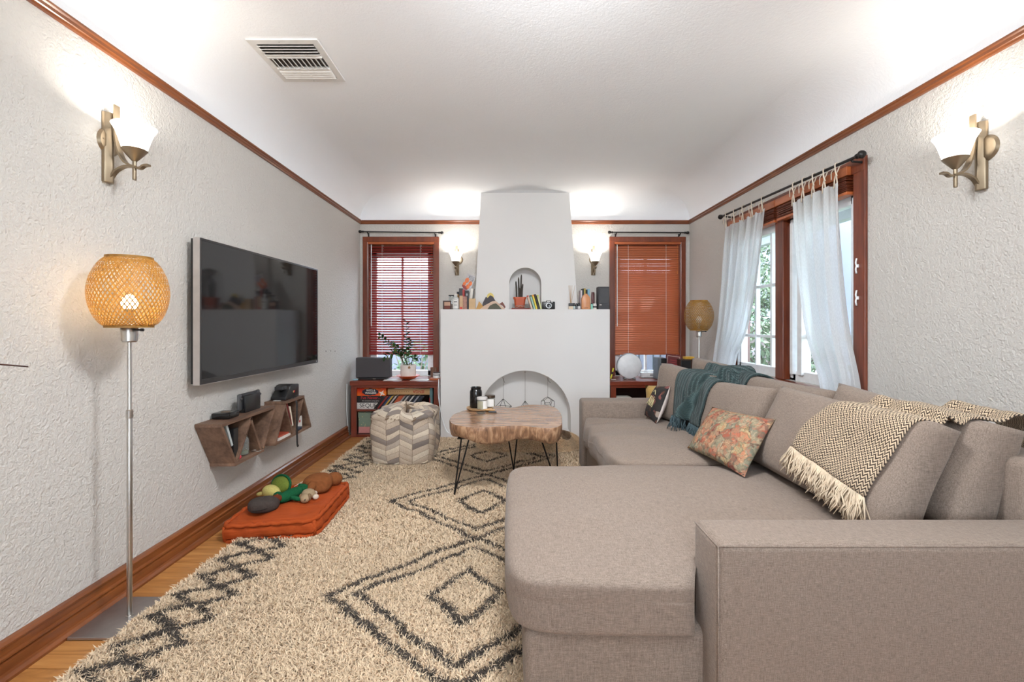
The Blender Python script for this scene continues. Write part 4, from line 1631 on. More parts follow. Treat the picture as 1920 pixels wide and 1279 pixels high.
# ---------------------------------------------------------------- fur throw on the hearth
fu = thing('fur_throw', 'tan faux fur throw bundled on the rug before the fireplace arch', 'fur throw', (.18, 4.37, .02))


def fur_pt(a, e):
    ca, sa = math.cos(a), math.sin(a)
    q = 3.2
    sq = 1 / (abs(ca) ** q + abs(sa) ** q) ** (1 / q)
    cz = math.cos(e)
    k = .9 + .1 * noise.noise(Vector((ca * 2, sa * 2, 3)))
    return Vector((.53 * sq * ca * cz ** .55 * k, .235 * sq * sa * cz ** .55 * k, .135 * math.sin(e) ** .7 * (1 + .35 * noise.noise(Vector((ca * 2 * cz, sa * 2 * cz, 1)))) + .004))


B().grid(lambda u, v: fur_pt(u * 2 * PI, v * PI / 2), 60, 14).done('hide', plain('fur_hide', S(214, 184, 146), .95), fu, True)
rg = np.random.default_rng(11)
n = 42000
aa, ee = rg.uniform(0, 2 * PI, n), np.arcsin(rg.uniform(0, 1, n))
P = np.array([fur_pt(a, e)[:] for a, e in zip(aa, ee)])
N = P / np.array([.53, .25, .105]) ** 2
N /= np.linalg.norm(N, axis=1, keepdims=True)
tone = rg.uniform(.8, 1.1, (n, 1))
brown = ((P[:, 2] > .105 + .015 * np.sin(P[:, 0] * 30)) & (P[:, 0] > .2)).astype(float)[:, None] * .75 + .12 * (np.sin(P[:, :1] * 25 + P[:, 1:2] * 18) > .3)
colr = (np.array(S(244, 220, 184)[:3]) * (1 - brown) + np.array(S(122, 88, 58)[:3]) * brown) * tone
strands('fur', P, N, .026, .0045, colr, MPILE, fu, .9, 6, dirs=np.tile([.3, -.6, -.5], (n, 1)))

# ---------------------------------------------------------------- orange floor cushion and the toys on it
MORG = NT('orange_cotton')
t = MORG
sl_ = t.noise(t.coord((4, 120, 120)), 1, 3)
t.col(t.mix(t.noise(t.coord(), 6, 3), t.ramp(sl_, [(.3, S(150, 58, 24)), (.7, S(182, 82, 40))]), S(164, 72, 24)))
t.bump(t.noise(t.coord((3, 60, 60)), 1, 3), .3, .006)
MORG = t.set(.85, Specular_IOR_Level=.2)
fc = thing('floor_cushion', 'square orange tufted floor cushion holding stuffed toys beside the baseboard', 'cushion', (-1.33, 2.79, 0), 0, None, (0, math.radians(-3.4), math.radians(2)))
CW, CL, CH = .515, .60, .105
def cush_top(x, y):
    tuft = 0
    for tx in (-.13, .13):
        for ty_ in (-.16, 0, .16):
            tuft += math.exp(-((x - tx) ** 2 + (y - ty_) ** 2) / .0030)
    e = (1 - abs(x / (CW / 2)) ** 8) * (1 - abs(y / (CL / 2)) ** 8)
    return .016 * max(0, e) - .024 * tuft + .004 * noise.noise(Vector((x * 9, y * 9, 2)))
b = cushion(CW - .014, CH - .03, CL - .014, 18, 16, 0, 0)
for v in b.bm.verts:
    k = v.co.z / ((CH - .03) / 2)
    p = v.co.copy()
    v.co.z += CH / 2 + .008
    if k > .7:
        v.co.z += cush_top(p.x, p.y)
    elif abs(k) < .7:
        wv = .006 * math.sin(p.y * 60 + p.x * 60) + .006 * noise.noise(p * 20) + .012 * (1 - k * k)
        v.co.x += wv * (1 if p.x > 0 else -1) * (abs(p.x) > CW * .4)
        v.co.y += wv * (1 if p.y > 0 else -1) * (abs(p.y) > CL * .4)
b.done('pad', MORG, fc, True)
for z in (.018, CH - .003):
    cp = []
    for i in range(88):
        a = 2 * PI * i / 88
        q = 12
        sq = 1 / (abs(math.cos(a)) ** q + abs(math.sin(a)) ** q) ** (1 / q)
        cp.append(((CW / 2 - .003) * sq * math.cos(a), (CL / 2 - .003) * sq * math.sin(a), z + .004 * math.sin(i * 1.9)))
    B().tube(cp, [.0125 + .0014 * math.sin(i * 2.6) for i in range(88)], 8, True).done('rolled_edge', MORG, fc, True)
for sx_s in (-1, 1):
    for sy_s in (-1, 1):
        B().tube([(sx_s * (CW / 2 - .014), sy_s * (CL / 2 - .014), .020), (sx_s * (CW / 2 - .012), sy_s * (CL / 2 - .012), CH / 2), (sx_s * (CW / 2 - .014), sy_s * (CL / 2 - .014), CH - .006)], .010, 8).done('corner_roll', MORG, fc, True)


def fcp(x, y, dz=0):
    "point on top of the floor cushion, from cushion coordinates"
    return wmat(fc) @ Vector((x, y, CH - .007 - .004 + cush_top(x, y) + dz))


def fur(name, c, scale=120):
    t = NT(name)
    f = t.noise(t.coord(), scale, 3)
    t.col(t.ramp(f, [(.3, tuple(k * .78 for k in c[:3]) + (1,)), (.7, c)]))
    t.bump(f, .5, .004)
    return t.set(.95, Specular_IOR_Level=.1)


o = thing('plush_stone', 'dark grey flattened oval plush nearest the front of the orange cushion', 'soft toy', fcp(-.115, -.115), .3, 'stuffed toys on the floor cushion')
b = cushion(.17, .085, .12, 2.6, 8, 0, .003, 4)
for v in b.bm.verts:
    v.co.z += .046
b.done('body', fur('grey_plush', S(74, 66, 62)), o, True)
B().tube(spline([(-.078, -.02, .03), (-.04, -.058, .034), (.02, -.062, .04), (.07, -.03, .05)], 16), .0022, 5).done('seam', fur('seam_grey', S(44, 40, 38)), o)
MG = fur('green_plush', S(28, 88, 56))
MYG = fur('lime_plush', S(112, 126, 54))
MPY = fur('pale_yellow_plush', S(196, 184, 112))
o = thing('turtle_plush', 'green and yellow turtle soft toy by the wall side of the orange cushion', 'soft toy', fcp(-.15, .08), -.5, 'stuffed toys on the floor cushion')
B().sphere((0, .05, .075), (.085, .030, .052), 20, 12, Matrix.Rotation(-.5, 4, 'X')).done('shell', MYG, o, True)
B().tube([(.088 * math.cos(a), .05 + .0 * math.sin(a) + math.sin(a) * .022, .075 + .054 * math.sin(a)) for a in [i * 2 * PI / 28 for i in range(28)]], .008, 6, True).done('shell_rim', MG, o, True)
B().sphere((-.01, -.01, .045), (.075, .042, .045), 18, 10).done('belly', MPY, o, True)
b = B()
b.sphere((.085, -.03, .045), (.030, .028, .026), 14, 8).sphere((.055, -.05, .022), (.03, .02, .016), 12, 8)
b.done('head', MG, o, True)
B().sphere((.105, -.047, .058), (.008, .006, .008), 8, 6).done('eye', fur('orange_felt', S(220, 96, 40)), o, True)
B().tube(spline([(-.07, -.02, .03), (-.11, -.03, .02), (-.13, -.02, .015)], 8), [.016 - .001 * i for i in range(9)], 8).done('flipper', MPY, o, True)
o = thing('doll_plush', 'soft doll in green clothes lying across the orange cushion', 'soft toy', fcp(-.0, -.005), .35, 'stuffed toys on the floor cushion')
B().tube(spline([(-.07, -.03, .030), (-.02, 0, .040), (.02, .03, .045), (.04, .07, .042)], 14), [.022, .026, .030, .032, .033, .034, .034, .034, .033, .032, .031, .03, .028, .025, .02], 12).done('dress', MG, o, True)
B().sphere((-.095, -.055, .032), (.034, .03, .028), 14, 10).done('head', fur('doll_skin', S(196, 150, 124)), o, True)
B().sphere((-.08, -.045, .045), (.032, .028, .024), 14, 10).done('hair', fur('doll_hair', S(110, 52, 34)), o, True)
B().tube(spline([(.0, -.02, .035), (.04, -.04, .026), (.075, -.03, .022)], 8), .014, 8).tube(spline([(.05, .07, .04), (.07, .085, .05), (.03, .10, .055)], 8), .020, 8).done('limb', MG, o, True)
B().sphere((.085, -.028, .022), (.014, .012, .012), 8, 6).done('hand', fur('pink_felt', S(214, 190, 184)), o, True)
o = thing('puppy_plush', 'small beige floppy soft toy in the middle of the orange cushion', 'soft toy', fcp(.09, .03), .6, 'stuffed toys on the floor cushion')
MBE = fur('beige_plush', S(170, 148, 118))
B().sphere((0, .02, .032), (.042, .05, .030), 14, 10).done('body', MBE, o, True)
B().sphere((-.03, -.045, .03), (.03, .027, .026), 14, 10).done('head', MBE, o, True)
for a, c_ in ((-.052, -.03), (-.008, -.052)):
    B().sphere((a, c_, .036), (.012, .018, .022), 10, 8).done('ear', fur('ear_beige', S(132, 106, 80)), o, True)
for a, c_ in ((.035, -.02), (.04, .05), (-.04, .05)):
    B().sphere((a, c_, .018), (.02, .016, .016), 10, 8).done('paw', fur('pale_paw', S(214, 200, 182)), o, True)
B().sphere((-.036, -.071, .03), (.005, .004, .004), 8, 6).done('nose', MBP, o)
o = thing('brown_plush', 'large brown soft toy slumped at the far end of the orange cushion', 'soft toy', fcp(.085, .19), .2, 'stuffed toys on the floor cushion')
b = cushion(.19, .11, .14, 2.4, 8, 0, .010, 9)
for v in b.bm.verts:
    v.co.z += .058
    v.co.y -= max(0, .06 - v.co.z) * .4
MBR = fur('brown_plush', S(134, 82, 48), 60)
b.done('body', MBR, o, True)
B().sphere((.09, .05, .055), (.055, .05, .045), 14, 10).done('head', MBR, o, True)
B().tube(spline([(-.02, -.05, .06), (-.03, -.08, .04), (-.02, -.10, .02)], 8), [.03, .03, .029, .028, .027, .025, .022, .018, .01], 10).done('leg', MBR, o, True)
o.children[0]
B().box((-.115, -.02, .06), (.055, .012, .0015), 0, Matrix.Rotation(-.5, 3, 'Y')).done('sewn_tag', MPAPER, o)

# ---------------------------------------------------------------- things on and in the wall shelves
XM = -1.655
o = thing('media_box', 'small flat black media box on the nearer zigzag shelf', 'media player', (-1.665, 2.66, .651))
B().box((0, 0, .018), (.105, .105, .035), .008).done('body', plain('gloss_black', (.012, .011, .011, 1), .15), o, True, angle=40)
B().lathe([(0, .0), (.026, 0), (.026, .0012), (0, .0012)], (0, 0, .0352), 24).done('top_emblem', plain('dull_bronze', S(110, 88, 66), .4, .5), o)
o = thing('game_console', 'handheld game console standing in its black dock on the nearer zigzag shelf', 'game console', (-1.655, 2.885, .651), 0)
B().box((.018, 0, .0525), (.016, .17, .105), .004).box((-.022, 0, .0525), (.010, .17, .105), .003).box((0, 0, .012), (.05, .17, .024), .004).done('dock', MBP, o, True, angle=40)
B().box((-.002, 0, .068), (.013, .175, .10), .005).done('screen', plain('slate_plastic', (.03, .03, .033, 1), .3), o, True, angle=40)
for s_ in (-1, 1):
    B().box((-.002, s_ * .102, .068), (.016, .032, .102), .0075).lathe([(0, .006), (.007, .006), (.007, .0), (0, 0)], (.010, s_ * .105, .09), 10, Matrix.Rotation(PI / 2, 4, 'Y')).done('controller', plain('grey_controller', (.07, .07, .072, 1), .4), o, True, angle=40)
o = thing('instant_camera', 'black folding instant camera on the farther zigzag shelf, strap hanging down', 'camera', (-1.655, 3.36, .653))
B().prism([(-.115, 0), (.09, 0), (.09, .095), (-.0, .105), (-.045, .098), (-.055, .070), (-.115, .022)], -.055, .055, 'x', .006).done('body', MBP, o, True, angle=40)
B().box((0, -.075, .085), (.06, .07, .026), .005).done('viewfinder', plain('dark_grey_plastic', (.03, .03, .032, 1), .35), o, True, angle=40)
B().box((.0575, .008, .048), (.003, .014, .014), .001).done('red_button', plain('red_plastic', (.7, .03, .04, 1), .3), o)
B().box((.0575, -.006, .048), (.003, .005, .014), .001).done('shutter_mark', plain('gold_plastic', (.4, .3, .1, 1), .3), o)
pth = spline([(.050, .005, .010), (.066, .0, -.01), (.085, -.012, -.04), (.088, -.016, -.14), (.086, -.010, -.25), (.086, -.004, -.345), (.088, .010, -.358)], 30)
B().tube(pth, .0085, 6, flat=.25).done('strap', plain('strap_cloth', (.02, .019, .019, 1), .7), o, True)
tag(B().box((-1.66, 3.255, .6535), (.05, .045, .002)).done('card', MPAPER), 'little white card lying on the farther zigzag shelf', 'card')
# inside the nearer shelf
bk = tag(B().box((-1.655, 2.70, .50), (.11, .045, .19), .003, None).done('game_case', MBP), 'black case standing in the near compartment of the zigzag shelf', 'case')
bk.location = (-1.655, 2.655, .40)
bk.rotation_euler = (0, 0, 0)
c2 = tag(B().prism([(2.56, .625), (2.575, .632), (2.628, .50), (2.613, .495)], -1.70, -1.60, 'x', .001).done('pale_booklet', plain('booklet_grey', S(180, 190, 190), .6)), 'pale booklet leaning in the near compartment of the zigzag shelf', 'book')
o = thing('mason_jar', 'clear glass mason jar standing inside the nearer zigzag shelf', 'jar', (-1.64, 2.785, .3975))
B().lathe([(0, .002), (.030, 0), (.036, .006), (.037, .085), (.033, .100), (.026, .112), (.026, .130), (.024, .130), (.024, .112), (.031, .098), (.034, .084), (.034, .008), (0, .005)], (0, 0, 0), 28).done('glass', MJAR, o, True, angle=50)
B().lathe([(0, .132), (.028, .132), (.029, .118), (.0275, .118), (.0265, .130), (0, .130)], (0, 0, 0), 28).done('lid', MSTEEL, o, True, angle=40)
B().lathe([(0, .006), (.032, .006), (.033, .02), (.02, .03), (0, .026)], (0, 0, 0), 20).done('moss', fur('green_moss', S(88, 108, 66)), o, True)
tag(B().sphere((-1.605, 2.69, .413), (.013, .014, .015), 12, 8).done('pink_toy', plain('pink_rubber', S(232, 70, 90), .4), None, True), 'tiny pink toy on the lower board beside the mason jar', 'toy')
tag(B().tube([(-1.60 + .028 * math.cos(a), 2.865 + .022 * math.sin(a), .400) for a in [i * PI / 8 for i in range(16)]], .0025, 5, True).done('wire_ring', MSTEEL, None, True), 'thin metal ring lying in the lower corner past the mason jar', 'ring')
# inside the farther shelf
tag(B().prism([(3.245, .63), (3.262, .634), (3.336, .47), (3.322, .462)], -1.72, -1.595, 'x', .001).done('red_book', plain('dark_red_cover', S(112, 34, 36), .5)), 'dark red book leaning in the top compartment of the farther zigzag shelf', 'book')
tag(B().prism([(3.285, .60), (3.300, .603), (3.345, .455), (3.332, .45)], -1.71, -1.592, 'x', .001).done('white_book', plain('cream_cover', S(222, 210, 190), .6)), 'cream book leaning before the dark red book on the farther zigzag shelf', 'book')
for i, (h_, cl, lb) in enumerate(((.016, S(214, 206, 198), 'white paperback lying at the base of the farther zigzag shelf'), (.010, S(170, 74, 52), 'thin rust red booklet on top of the white paperback in the zigzag shelf'))):
    z_ = .3965 + (0, .0165)[i]
    tag(B().box((-1.65, 3.20 + i * .01, z_ + h_ / 2), (.13 - i * .02, .17 - i * .03, h_), .001).done('paperback', plain('paperback_%d' % i, cl, .6)), lb, 'book')
o = thing('photo_card', 'white card with a small red mark propped inside the far corner of the shelf', 'card', (-1.63, 3.525, .397))
B().box((0, 0, .045), (.004, .075, .085), .0005).done('card', MPAPER, o)
B().lathe([(0, 0), (.011, 0), (.011, .001), (0, .001)], (.0022, -.004, .05), 16, Matrix.Rotation(PI / 2, 4, 'Y')).done('red_mark', plain('red_print', S(196, 60, 50), .6), o)
tag(B().box((-1.63, 3.43, .408), (.08, .09, .020), .003).done('notebook', plain('navy_cover', S(50, 56, 72), .6)), 'navy notebook lying on the base board of the farther shelf', 'book')

# ---------------------------------------------------------------- built-in cabinets under the back windows
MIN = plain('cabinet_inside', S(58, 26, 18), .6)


def cabinet(label, x0, x1):
    o = thing('bookcase', label, 'bookcase', ((x0 + x1) / 2, 5.03, 0))
    B().span(x0, x1, 4.79, YB - .002, .550, .597, .006).done('top_board', MCABX, o, world=True)
    B().span(x0 + .01, x1 - .01, 4.805, 4.825, .525, .551, .002).done('apron', MCABX, o, world=True)
    for a, c in ((x0 + .008, x0 + .066), (x1 - .066, x1 - .008)):
        B().span(a, c, 4.805, 4.83, .0, .527, .003).done('stile', MCAB, o, world=True)
    for a, c in ((x0 + .008, x0 + .028), (x1 - .028, x1 - .008)):
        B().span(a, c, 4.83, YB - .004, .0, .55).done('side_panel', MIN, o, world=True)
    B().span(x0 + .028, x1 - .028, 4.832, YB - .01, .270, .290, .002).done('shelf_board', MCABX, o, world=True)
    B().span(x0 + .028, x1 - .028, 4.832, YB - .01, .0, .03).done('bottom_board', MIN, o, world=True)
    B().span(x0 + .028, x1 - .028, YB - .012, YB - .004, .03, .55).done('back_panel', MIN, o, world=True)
    B().span(x0 + .066, x1 - .066, 4.81, 4.832, .0, .028, .002).done('toe_board', MCABX, o, world=True)
    return o


cabinet('red-brown built-in bookcase holding board games under the dark red blind', -1.688, -.735)
cabinet('red-brown built-in bookcase behind the sofa arm, under the orange brown blind', 1.066, 2.075)
SH = .2905
YFc = 4.87


def px_x(px, d):
    return (px - VX) * d / F


def blk(name, label, cat, px0, px1, z0, z1, mat, d=YFc, dep=.24, group=None, bev=.002):
    o = thing(name, label, cat, ((px_x(px0, d) + px_x(px1, d)) / 2, d, z0), 0, group)
    w_ = px_x(px1, d) - px_x(px0, d)
    B().box((0, dep / 2, (z1 - z0) / 2), (w_, dep, z1 - z0), bev).done('box', mat, o)
    return o, w_, z1 - z0


GG = 'board games on the bookcase shelf'
o, w_, h_ = blk('board_game', 'white board game box at the bottom of the stack beside the pouf', 'board game', 669, 733, SH, SH + .066, plain('white_box', S(214, 208, 202), .5), group=GG)
text('SEQUENCE', .064, plain('black_print', (.012, .012, .012, 1), .6), o, (-.155, -.0006, .034), align='LEFT', sx=.98)
z = SH + .0665
o, w_, h_ = blk('board_game', 'black board game box with red title between the white and orange boxes', 'board game', 669, 721, z, z + .072, plain('black_box', S(30, 27, 28), .5), group=GG)
text("I've Never...", .044, plain('red_title', S(200, 40, 50), .5), o, (0, -.0006, .052))
text('the awesome party game', .018, plain('pale_title', S(200, 190, 186), .5), o, (0.0, -.0006, .020))
z += .0725
t = NT('orange_game_box')
g_ = t.noise(t.coord((1, 1, 1)), 9, 1)
t.col(t.ramp(g_, [(.35, S(226, 52, 22)), (.62, S(240, 120, 30))]))
o, w_, h_ = blk('board_game', 'red and orange board game box on top of the stack', 'board game', 668, 724, z, z + .083, t.set(.4), group=GG)
b = B()
b.prism([(.085 * math.cos(a) * (1 + .10 * (i % 2)), .034 * math.sin(a) * (1 + .15 * (i % 2))) for i, a in enumerate([k * 2 * PI / 20 for k in range(20)])], -.0008, 0, 'y')
e_ = b.done('title_badge', plain('navy_badge', S(36, 30, 48), .5), o)
e_.location = (-.01, -.0004, .043)
MWP = plain('white_print', S(240, 236, 226), .5)
text('WITS &', .030, MWP, o, (-.005, -.0016, .058), bold=.0006)
text('WAGERS', .030, MWP, o, (-.005, -.0016, .030), bold=.0006)
b = B()
for i in range(8):
    a = i * PI / 4 + .3
    r0 = (i % 2) * .009 + .010
    b.prism([(0, 0), (r0 * math.cos(a - .35), r0 * math.sin(a - .35)), (2 * r0 * math.cos(a), 2 * r0 * math.sin(a)), (r0 * math.cos(a + .35), r0 * math.sin(a + .35))], -.0012 - i * .0001, 0, 'y')
e_ = b.done('burst_mark', MWP, o)
e_.location = (.115, -.0003, .028)
blk('booklet', 'thin red booklet lying on the orange game box', 'booklet', 702, 722, z + .0835, z + .094, plain('red_booklet', S(170, 56, 48), .5), group=None, dep=.12)
# DVD cases leaning
cols = [S(26, 24, 26), S(34, 30, 34), S(150, 40, 34), S(30, 30, 36), S(52, 70, 110), S(200, 160, 60), S(28, 26, 28), S(190, 180, 176), S(24, 24, 26), S(176, 84, 52), S(178, 82, 50), S(170, 78, 48), S(150, 146, 144),
        S(30, 26, 28), S(180, 176, 174), S(60, 54, 62), S(26, 25, 28), S(196, 190, 186), S(24, 22, 24), S(40, 44, 60), S(150, 150, 156), S(28, 26, 28), S(44, 50, 66), S(26, 24, 26)]
dm = None
x = px_x(712, YFc)
lab = 'slim disc case with %s spine in the leaning row under the tan wooden box, %s'
ct = {}
CN = ['black', 'charcoal', 'dark red', 'near-black', 'slate blue', 'ochre', 'black', 'pale grey', 'jet black', 'orange brown', 'tan orange', 'rust', 'mid grey', 'brownish black', 'silver grey', 'dull purple', 'black', 'white', 'sooty black', 'blue grey', 'light blue-grey', 'very dark', 'steel blue', 'black']
for i, cl in enumerate(cols):
    hh = .165
    an = math.radians(38)
    o = tag(B().prism([(0, 0), (.0145, 0), (.0145, hh), (0, hh)], 0, .13, 'y', .0012).done('disc_case', plain('case_%d' % i, cl, .4)), '%s spined disc case, number %s from the stack of games in the leaning row' % (CN[i], ['first', 'second', 'third', 'fourth', 'fifth', 'sixth', 'seventh', 'eighth', 'ninth', 'tenth', 'eleventh', 'twelfth', 'thirteenth', 'fourteenth', 'fifteenth', 'sixteenth', 'seventeenth', 'eighteenth', 'nineteenth', 'twentieth', 'twenty-first', 'twenty-second', 'twenty-third', 'last'][i]), 'disc case', 'leaning disc cases')
    o.data.transform(Matrix.Translation((-.00725, 0, 0)) @ Matrix.Identity(4))
    o.rotation_euler = (0, an, 0)
    o.location = (x + i * .0185 - .04, YFc + .02, SH + .006)
    o['label'] = o['label'].replace(', number ', ', ').replace(' from the stack of games', ' from the game boxes')
z = SH + .152
o, w_, h_ = blk('block_game', 'long tan wooden box with upside-down red lettering above the leaning disc cases', 'board game', 727, 806, z, z + .066, wood('tan_box_wood', S(160, 118, 76), S(196, 156, 108), 'x', 14, .6), dep=.12)
text('JENGA', .042, plain('red_stamp', S(160, 52, 34), .6), o, (.105, -.0006, .034), (PI / 2, PI, 0), bold=.0008)
b = B()
for k in range(9):
    b.span(-.20 + k * .024, -.188 + k * .024, -.0006, 0, .028, .036)
b.done('small_print', plain('faint_stamp', S(128, 90, 60), .6), o)
for k, xx in enumerate((px_x(728, YFc) + .02, px_x(806, YFc) - .03)):
    pass
tag(B().prism([(px_x(740, YFc), z + .0665), (px_x(790, YFc), z + .075), (px_x(790, YFc), z + .077), (px_x(742, YFc), z + .0725)], YFc - .02, YFc + .1, 'y').done('folded_paper', MPAPER), 'folded white paper lying on the tan wooden box', 'paper')
o, w_, h_ = blk('book', 'tall book with teal and red spine standing at the bookcase stile', 'book', 805.5, 811, SH, SH + .228, plain('teal_cover', S(86, 116, 120), .5), dep=.17)
B().span(-w_ / 2 - .0008, -w_ / 2 + .008, -.0008, .1, .0, .12).done('red_band', plain('red_band', S(176, 48, 44), .5), o)
# lower shelf boxes
o, w_, h_ = blk('storage_box', 'pale pink box under the floral box on the lowest shelf', 'box', 672, 712, .0305, .098, plain('pink_box', S(196, 128, 122), .6))
t = NT('floral_box_paper')
vo = t.add('ShaderNodeTexVoronoi')
vo.inputs['Scale'].default_value = 34
t.link(t.coord(), vo.inputs['Vector'])
t.col(t.ramp(vo.outputs['Distance'], [(.10, S(196, 186, 130)), (.24, S(120, 134, 116))]))
o, w_, h_ = blk('storage_box', 'sage green floral box with lid beside the pouf on the lowest shelf', 'box', 672, 714, .0985, .222, t.set(.7))
B().box((0, .12, .130), (w_ + .006, .246, .055), .002).done('lid', t.m, o)
tag(B().span(-1.55, -1.40, 4.9, 5.0, .252, .262).done('paper_pad', MPAPER), 'white paper pad lying on the sage floral box', 'paper').location.z = .2515 + .001

# on the left cabinet
ZCB = .598
sp = thing('speaker', 'wide dark grey speaker on the bookcase beside the potted plant', 'speaker', (-1.485, 4.98, ZCB), math.radians(3))
B().box((0, 0, .128), (.375, .10, .222), .012).done('body', plain('speaker_body', (.035, .033, .035, 1), .5), sp, True, angle=40)
t = NT('speaker_grille')
ck = t.add('ShaderNodeTexChecker')
ck.inputs['Scale'].default_value = 220
ck.inputs[1].default_value = S(72, 68, 70)
ck.inputs[2].default_value = S(56, 52, 54)
t.link(t.coord(), ck.inputs['Vector'])
t.col(ck.outputs[0])
B().box((0, -.052, .128), (.362, .006, .208), .003).done('grille', t.set(.7), sp)
B().span(-.15, .15, -.075, .05, 0, .019, .005).done('foot', MBP, sp)
B().box((.02, -.0765, .010), (.03, .003, .006)).done('badge', MSTEEL, sp)
tag(B().box((-1.655, 4.88, ZCB + .006), (.05, .03, .012), .003).done('eraser', plain('pale_blue_plastic', S(150, 186, 196), .5)), 'small pale blue block before the dark grey speaker', 'block')
for i, (x_, y_) in enumerate(((-1.255, 4.90), (-.96, 4.90))):
    tag(B().box((x_, y_, ZCB + .0015), (.19, .14, .002), 0, Matrix.Rotation(.15 - .3 * i, 3, 'Z')).done('paper_sheet', MPAPER), ('white paper between the speaker and the orange saucer', 'white paper to the other side of the orange saucer, before the candle')[i], 'paper')
MTERRA = plain('glazed_orange', S(206, 84, 36), .35)
o = thing('saucer', 'orange dish under the white plant pot on the bookcase', 'saucer', (-1.112, 4.985, ZCB + .003))
B().lathe([(0, 0), (.065, 0), (.085, .010), (.110, .030), (.128, .034), (.128, .038), (.108, .036), (.080, .014), (0, .012)], (0, 0, 0), 36).done('dish', MTERRA, o, True, angle=40)
zp = thing('potted_plant', 'leafy green plant in a white cylinder pot before the dark red blind', 'plant', (-1.112, 4.985, ZCB + .0155))
MPOT = plain('white_ceramic', S(226, 216, 208), .4)
B().lathe([(0, 0), (.078, 0), (.084, .006), (.086, .140), (.083, .143), (.079, .140), (.078, .122), (0, .122)], (0, 0, 0), 36).done('pot', MPOT, zp, True, angle=40)
B().lathe([(0, .1225), (.0778, .1225), (.0778, .1262), (0, .128)], (0, 0, 0), 24).done('soil', plain('potting_soil', S(52, 38, 28), .95), zp)
B().prism([(-.012, -.012), (.012, -.012), (.014, .006), (0, .018), (-.014, .006)], -.002, 0, 'y').done('plant_tag', plain('kraft_tag', S(150, 112, 80), .7), zp).location = (.03, -.086, .118)
t = NT('glossy_leaf')
oi = t.add('ShaderNodeObjectInfo')
t.col(t.ramp(oi.outputs['Random'], [(0, S(24, 48, 30)), (.8, S(48, 78, 40)), (1, S(84, 110, 50))]))
MLEAF = t.set(.25)
MLEAFY = plain('young_leaf', S(170, 170, 56), .3)
MSTEM = plain('plant_stem', S(62, 84, 44), .5)


def leaf_bm(L_, W_, curl=.15, n=6):
    b = B()

    def fn(u, v):
        wv = W_ * math.sin(PI * min(1, (u * .94 + .05))) ** .8 * (v - .5)
        return (L_ * u, wv, curl * L_ * (-(u * u)) + abs(v - .5) * W_ * .5)
    b.grid(fn, n, 2)
    return b


leaf_me = None


def stem(tip, mid, n, rad=.0045, base=(0, 0, .12), Ls=.064, root=zp, yellow=False):
    global leaf_me
    P_ = spline([base, mid, tip], 20)
    st = B().tube(P_, [rad * (1 - .6 * i / 20) for i in range(21)], 7).done('stem', MSTEM, root, True)
    for k in range(n):
        u = .30 + .70 * k / (n - 1)
        i = min(19, int(u * 20))
        p = P_[i].lerp(P_[i + 1], u * 20 - i)
        tn = (P_[min(20, i + 1)] - P_[max(0, i - 1)]).normalized()
        side = tn.cross(Vector((0, 1, .2))).normalized() * (1 if k % 2 else -1)
        if leaf_me is None:
            lf = leaf_bm(1, .56).done('leaf', MLEAF, st, True)
            leaf_me = lf.data
        else:
            lf = link_mesh('leaf', leaf_me, None, st)
        d = (side * .85 + tn * .55 + Vector((R.uniform(-.3, .3), R.uniform(-.6, .3), R.uniform(-.2, .3)))).normalized()
        lf.location = p
        q = d.to_track_quat('X', 'Z')
        lf.rotation_euler = (q.to_matrix() @ Matrix.Rotation(R.uniform(-.7, .7), 3, 'X')).to_euler()
        s_ = Ls * R.uniform(.8, 1.15) * (1 - .25 * u)
        lf.scale = (s_, s_, s_)
    return st


def rel(px, py, dy=0):
    p = at(px, py, 4.985 + dy) - zp.location
    return p


stem(rel(762, 604), rel(762, 655), 16, base=(-.01, 0, .12))
stem(rel(712, 630, -.05), rel(742, 655, -.03), 17, base=(-.02, .0, .12))
stem(rel(722, 669, -.08), rel(745, 662, -.05), 12, base=(-.03, -.02, .12))
stem(rel(786, 672, -.05), rel(775, 672, -.02), 7, base=(.03, 0, .12))
stem(rel(771, 641, .05), rel(766, 662, .03), 12, base=(.01, .02, .12))
stem(rel(735, 645, .06), rel(752, 660, .03), 12, base=(.0, .03, .12))
stem(rel(752, 655, -.09), rel(757, 668, -.05), 9, base=(.0, -.03, .12))
x_ = px_x(812, 5.02)
tag(B().box((px_x(815, 4.9), 4.93, ZCB + .009), (.11, .10, .016), .003).done('coaster', wood('coaster_wood', S(150, 74, 40), S(190, 104, 60), 'x', 14, .5)), 'square wooden coaster at the end of the bookcase top', 'coaster')
o = thing('candle_jar', 'white and clear striped candle jar on the wooden coaster', 'candle', (px_x(818.5, 4.92), 4.92, ZCB + .0175))
B().lathe([(0, 0), (.034, 0), (.038, .004), (.038, .055), (.036, .056), (.035, .008), (0, .006)], (0, 0, 0), 24).done('glass', plain('milky_glass', S(222, 220, 216), .25), o, True, angle=40)
B().lathe([(.0385, .030), (.0388, .031), (.0388, .042), (.0385, .043)], (0, 0, 0), 24).done('grey_band', plain('grey_band', S(120, 118, 116), .5), o, True)
B().lathe([(0, .05), (.036, .05), (.039, .056), (.039, .063), (0, .064)], (0, 0, 0), 24).done('lid', plain('dark_lid', S(70, 66, 64), .4, .4), o, True, angle=40)
o = thing('tumbler', 'brown patterned tumbler at the window casing behind the wooden coaster', 'cup', (px_x(813, 5.1), 5.10, ZCB))
B().lathe([(0, 0), (.030, 0), (.033, .006), (.036, .115), (.033, .116), (.030, .012), (0, .010)], (0, 0, 0), 24).done('cup', fur('woven_brown', S(126, 96, 82), 90), o, True, angle=40)
